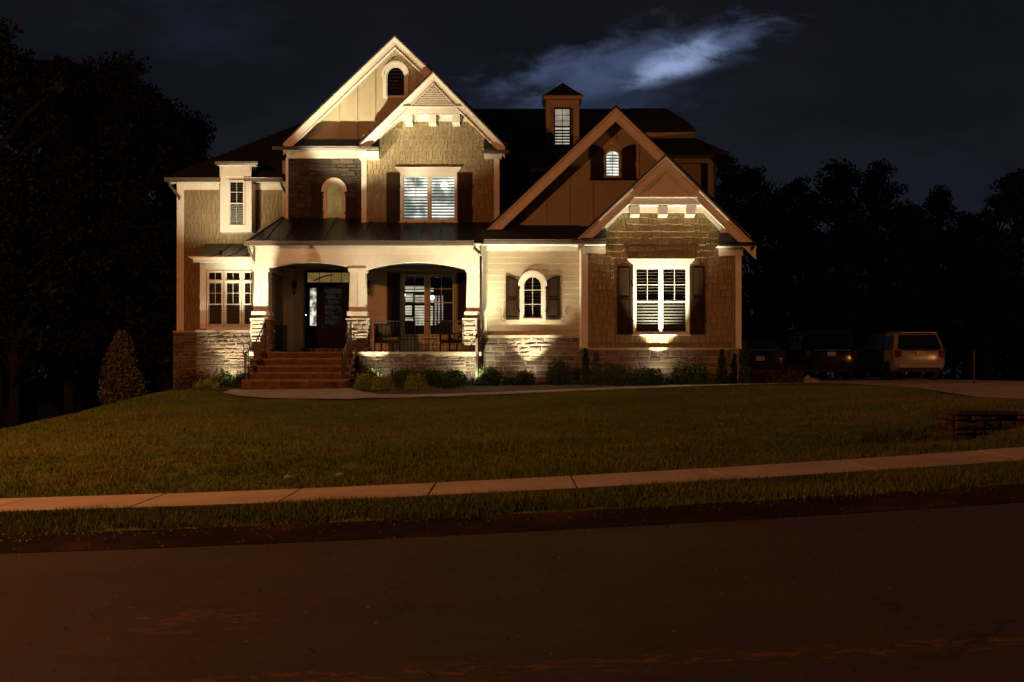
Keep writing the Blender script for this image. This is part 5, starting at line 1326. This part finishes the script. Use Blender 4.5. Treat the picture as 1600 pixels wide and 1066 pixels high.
# bare tree
bt_ = MB(); rb_ = random.Random(3)
def branch(p, d_, ln, rad, dep):
    q = p+d_*ln; bt_.tube([p, p+d_*ln*.5+Vector((rb_.uniform(-.1,.1),0,0)), q], [rad, rad*.8, rad*.6], 4)
    if dep:
        for _ in range(3 if dep > 1 else 2):
            nd = (d_+Vector((rb_.uniform(-.55,.55), rb_.uniform(-.4,.4), rb_.uniform(.05,.35)))).normalized(); branch(q, nd, ln*rb_.uniform(.6,.8), rad*.6, dep-1)
bxp = Vector((X(1203,60), 60, -1.2)); branch(bxp, Vector((0,0,1)), 4.6, .14, 5)
ob = bt_.build('bare_tree', M['bark']); tag(ob, 'thin leafless tree against the sky, right of the house', 'tree')
# far wood as one mass
fw = MB(); nfw = 26000
xs = rng.uniform(-95, 95, nfw); ys = rng.uniform(84, 96, nfw); 
top = 8.5+2.2*np.sin(xs*.21)+1.4*np.sin(xs*.53+1)+.8*np.sin(xs*1.3)
leafcloud(fw, np.stack([xs, ys, -1.5+rng.random(nfw)**.8*(top+1.5)], 1), .55, rng.random(nfw)); tag(fw.build('far_wood', M['leaf'], recalc=False), 'unlit distant wood closing the horizon', kind='stuff')

# ------------------------------------------------------------ cars
def car(name, px_l, Y, base_py, W, Ht, Ln, mat, label, cat, kind='suv'):
    x0 = X(px_l, Y); xc = x0+W/2; zb = H(xc, Y)+.03
    r_ = empty(name, (xc, Y, zb), label=label, cat=cat, group='cars parked on the driveway')
    P = lambda pts: pts
    if kind == 'suv': prof = [(0,.42),(-.02,.55),(.0,.95),(.05,1.10),(.16,1.42),(.30,Ht-.06),(.5,Ht),(2.6,Ht),(3.05,Ht-.10),(3.75,1.12),(Ln-.25,1.0),(Ln,.75),(Ln,.35),(Ln-.5,.28),(.4,.28)]
    else: prof = [(0,.42),(-.02,.6),(.02,.98),(.25,1.06),(.6,1.12),(1.2,Ht),(2.5,Ht),(3.3,1.02),(Ln-.2,.85),(Ln,.6),(Ln,.3),(.4,.26)]
    def hw(z): 
        b = 1.05; return W/2*(1 if z < b else 1-.17*((z-b)/(Ht-b))**1.2) if z > .5 else W/2*.95
    cy = sum(p[0] for p in prof)/len(prof)
    m_ = MB(); st_ = (-1,-.95,-.85,-.7,-.5,-.25,0,.25,.5,.7,.85,.95,1); n = len(prof)
    vs = []
    for s in st_:
        for (y, z) in prof:
            e = 1 if abs(s) < 1 else 0; rr2 = .10*(abs(s)/1)**6
            yy = y+(rr2 if y < .6 else (-rr2 if y > Ln-.6 else 0)); vs.append((xc+s*hw(z), Y+yy, zb+z-(.03 if abs(s) == 1 and z > Ht-.1 else 0)))
    fs = [(i*n+k, i*n+(k+1) % n, (i+1)*n+(k+1) % n, (i+1)*n+k) for i in range(len(st_)-1) for k in range(n)]
    fs += [tuple(range(n)), tuple(range(len(vs)-n, len(vs)))]
    m_.add(vs, fs); body = m_.build('body', mat, r_, smooth=True, bevel=.04); body.data.set_sharp_from_angle(angle=R(28))
    # glass
    g = MB()
    zA, zB = (1.12, Ht-.12) if kind == 'suv' else (1.1, Ht-.05)
    yA, yB = (.055, .27) if kind == 'suv' else (.55, 1.15)
    a, b = hw(zA)*.86, hw(zB)*.84
    g.add([(xc-a,Y+yA-.02,zb+zA),(xc+a,Y+yA-.02,zb+zA),(xc+b,Y+yB-.02,zb+zB),(xc-b,Y+yB-.02,zb+zB)]+[(xc-a,Y+yA+.04,zb+zA),(xc+a,Y+yA+.04,zb+zA),(xc+b,Y+yB+.04,zb+zB),(xc-b,Y+yB+.04,zb+zB)], [(0,1,2,3),(4,5,6,7),(0,1,5,4),(1,2,6,5),(2,3,7,6),(3,0,4,7)])
    g.build('rear_window', M['tinted'], r_)
    for s in (-1, 1):
        segs = ((.42,1.25),(1.33,2.2),(2.28,3.1)) if kind == 'suv' else ((1.2,1.9),(1.98,2.7))
        for (ya, yb2) in segs:
            g = MB(); zl, zh = 1.13, Ht-.14 if kind == 'suv' else Ht-.1; yb3 = yb2-.28 if yb2 > 3 else yb2
            o_ = .012; g.add([(xc+s*(hw(zl)+o_),Y+ya,zb+zl),(xc+s*(hw(zl)+o_),Y+yb2,zb+zl),(xc+s*(hw(zh)+o_),Y+yb3,zb+zh),(xc+s*(hw(zh)+o_),Y+ya+.05,zb+zh),
                (xc+s*(hw(zl)-.03),Y+ya,zb+zl),(xc+s*(hw(zl)-.03),Y+yb2,zb+zl),(xc+s*(hw(zh)-.03),Y+yb3,zb+zh),(xc+s*(hw(zh)-.03),Y+ya+.05,zb+zh)], [(0,1,2,3),(4,5,6,7),(0,1,5,4),(1,2,6,5),(2,3,7,6),(3,0,4,7)])
            g.build('side_window', M['tinted'], r_)
        tl = MB(); tl.ext([(xc+s*(hw(1.)-.04),zb+.82),(xc+s*(hw(1.)-.24),zb+.86),(xc+s*(hw(1.)-.20),zb+1.08),(xc+s*(hw(1.)-.04),zb+1.10)], Y-.035, Y+.12); tl.build('tail_light', M['redlens'], r_, bevel=.01)
        for yw in (.85, Ln-.9):
            w_ = MB(); cx_ = xc+s*(W/2-.11)
            w_.tube([(cx_-.11,Y+yw,zb+.36),(cx_+.11,Y+yw,zb+.36)], .36, 20); wo = w_.build('wheel', M['tyre'], r_)
            w_ = MB(); w_.tube([(cx_+s*.105,Y+yw,zb+.36),(cx_+s*.118,Y+yw,zb+.36)], .22, 10); w_.build('rim', M['chrome'], wo)
        mm = MB(); mm.box(xc+s*(W/2+.02), xc+s*(W/2+.2), Y+2.95, Y+3.05, zb+1.08, zb+1.24); mm.build('mirror', mat, r_, bevel=.02)
    if kind == 'suv': sp_ = MB(); sp_.box(xc-W*.36, xc+W*.36, Y+.12, Y+.5, zb+Ht-.07, zb+Ht-.015); sp_.build('spoiler', mat, r_, bevel=.015)
    bp = MB(); bp.box(xc-W/2+.12, xc+W/2-.12, Y-.10, Y+.05, zb+.44, zb+.60); bp.build('bumper', mat, r_, bevel=.03)
    bp = MB(); bp.box(xc-W/2+.2, xc+W/2-.2, Y-.04, Y+.05, zb+.30, zb+.43); bp.build('lower_bumper', M['tyre'], r_, bevel=.02)
    pz_ = .88 if kind == 'suv' else .72
    pl = MB(); pl.box(xc-.155, xc+.155, Y-.05, Y-.03, zb+pz_, zb+pz_+.155); pl.build('number_plate', M['plate'], r_)
    ch = MB(); ch.box(xc-W/2+.28, xc+W/2-.28, Y-.045, Y+.02, zb+1.085, zb+1.11); ch.build('tailgate_trim', M['chrome'] if mat != M['white_car'] else M['tyre'], r_)
    ex = MB(); ex.tube([(xc-.5,Y+.0,zb+.27),(xc-.5,Y+.3,zb+.27)], .035, 8); ex.build('exhaust', M['chrome'], r_)
    if kind == 'suv':
        for s in (-1, 1): rr_ = MB(); rr_.tube([(xc+s*W*.36,Y+.6,zb+Ht-.0),(xc+s*W*.36,Y+.7,zb+Ht+.06),(xc+s*W*.36,Y+2.3,zb+Ht+.06),(xc+s*W*.36,Y+2.45,zb+Ht-.01)], .018, 6); rr_.build('roof_rail', M['iron'], r_)
    return r_
car('parked_car', 1398, 38, 594, 1.84, 1.76, 4.9, M['white_car'], 'white sport utility car on the driveway, rear to the street, rightmost of three', 'car')
car('parked_car', 1257, 38.6, 590, 1.95, 1.80, 5.0, M['black_car'], 'black sport utility car between the white car and the low dark one', 'car')
car('parked_car', 1146, 36.6, 592, 1.85, 1.46, 4.5, M['red_car'], 'low dark car half hidden by the right corner of the house', 'car', 'sedan')

# ------------------------------------------------------------ small things
def boulder(px, py, wpx, hpx, Y, label):
    x = X(px,Y); z = H(x,Y); bm = bmesh.new(); bmesh.ops.create_icosphere(bm, subdivisions=3, radius=1)
    rb_ = random.Random(px)
    ax = [Vector((rb_.uniform(-1,1),rb_.uniform(-1,1),rb_.uniform(-1,1))).normalized() for _ in range(9)]
    for v_ in bm.verts:
        s = 1.
        for a in ax: s -= .35*max(0, v_.co.normalized().dot(a)-.55)
        v_.co *= s; v_.co.x *= wpx/2*Y/F; v_.co.y *= wpx/2*Y/F*.8; v_.co.z = v_.co.z*hpx*Y/F*.65+hpx*Y/F*.35
    me = bpy.data.meshes.new('boulder'); bm.to_mesh(me); bm.free(); me.materials.append(M['rock']); me.attributes.new('tone','FLOAT','FACE')
    o = bpy.data.objects.new('boulder', me); COL.objects.link(o); o.location = (x,Y,z); tag(o, label, 'rock', 'pale boulders at the end of the bed')
boulder(1223, 0, 18, 14, 34.0, 'small pale boulder between the two reddish plants')
boulder(1262, 0, 14, 14, 33.4, 'pale upright boulder next to the wedge-shaped one')
boulder(1272, 0, 26, 9, 32.9, 'long wedge-shaped pale boulder beside the driveway')
# stone headwall at the right
hwr = empty('stone_wall', (7.9,17,.4), label='low dry-laid stone wall with flat cap by the driveway at the right edge', cat='wall')
s_ = MB(); fmw = (Vector((7.02,16.75,0)), Vector((.985,.17,0)), Vector((.17,-.985,0)))
z0w, z1w = .20, .85
stones(s_, fmw, 0, 4.5, z0w, z1w, hr=(.07,.15), wr=(.18,.5), pr=(.02,.10))
fms = (Vector((7.02,16.75,0)), Vector((0,1,0)), Vector((-1,0,0))); stones(s_, fms, 0, .6, z0w, z1w, hr=(.07,.15), wr=(.18,.4), pr=(.02,.08))
s_.build('stone_course', M['rubble'], hwr)
mo = MB(); mo.ext([(7.04,16.78),(11.4,17.53),(11.4,18.1),(7.04,17.35)], .1, z1w-.01, 'z'); mo.build('mortar', M['rubble'], hwr)
cpp = MB(); x = 0
while x < 4.4:
    w_ = random.uniform(.5, .8); a = P3(fmw, x+.01, 0, .08); b = P3(fmw, x+w_-.01, 0, .08); c = P3(fmw, x+w_-.01, 0, -.5); d_ = P3(fmw, x+.01, 0, -.5); zz = z1w+random.uniform(0,.015)
    cpp.add([(*q[:2], zz) for q in (a,b,c,d_)]+[(*q[:2], zz+.055) for q in (a,b,c,d_)], [(0,1,2,3),(4,5,6,7),(0,1,5,4),(1,2,6,5),(2,3,7,6),(3,0,4,7)]); x += w_
cpp.build('cap_stone', M['rubble'], hwr)
# marker post and lawn covers
po = MB(); px_, Yp = 1522, 31; x = X(px_,Yp); z = H(x,Yp)
po.tube([(x,Yp,z-.2),(x,Yp,z+.95)], [.03,.028], 8); po.ring([(.034,.95),(.036,.98),(.01,1.0)], (x,Yp,z), 8)
tag(po.build('marker_post', M['spout']), 'thin post standing beyond the driveway near the right edge', 'post')
for px_, lab in ((452,'pale round utility cover in the lawn, left one above the sidewalk'), (532,'pale round utility cover in the lawn, right one above the sidewalk')):
    Yc_ = 15.6; x = X(px_,Yc_); c = MB(); c.ring([(.07,-.05),(.07,.02),(.055,.03),(.02,.032)], (x,Yc_,H(x,Yc_)+.0), 14); tag(c.build('utility_cover', M['cap']), lab, 'cover', 'utility covers in the lawn')
# fence at far left
fc = empty('fence', (-24,48,-1.), label='faint low picket fence beyond the lawn at the far left', cat='fence')
f_ = MB(); p_ = []
for i in range(60):
    x = -36+i*.24; Yx = 50; z = H(x,Yx); f_.box(x-.04, x+.04, Yx, Yx+.02, z+.05, z+1.1)
f_.box(-36, -21.6, Yx+.02, Yx+.06, H(-30,Yx)+.25, H(-30,Yx)+.33); f_.box(-36, -21.6, Yx+.02, Yx+.06, H(-30,Yx)+.8, H(-30,Yx)+.88); f_.build('picket_panel', M['bark'], fc)
for i in range(7): x = -36+i*2.4; z = H(x,50); p = MB(); p.box(x-.06, x+.06, 50.02, 50.14, z-.1, z+1.3); p.build('post', M['bark'], fc)
print('objects', len(bpy.data.objects))
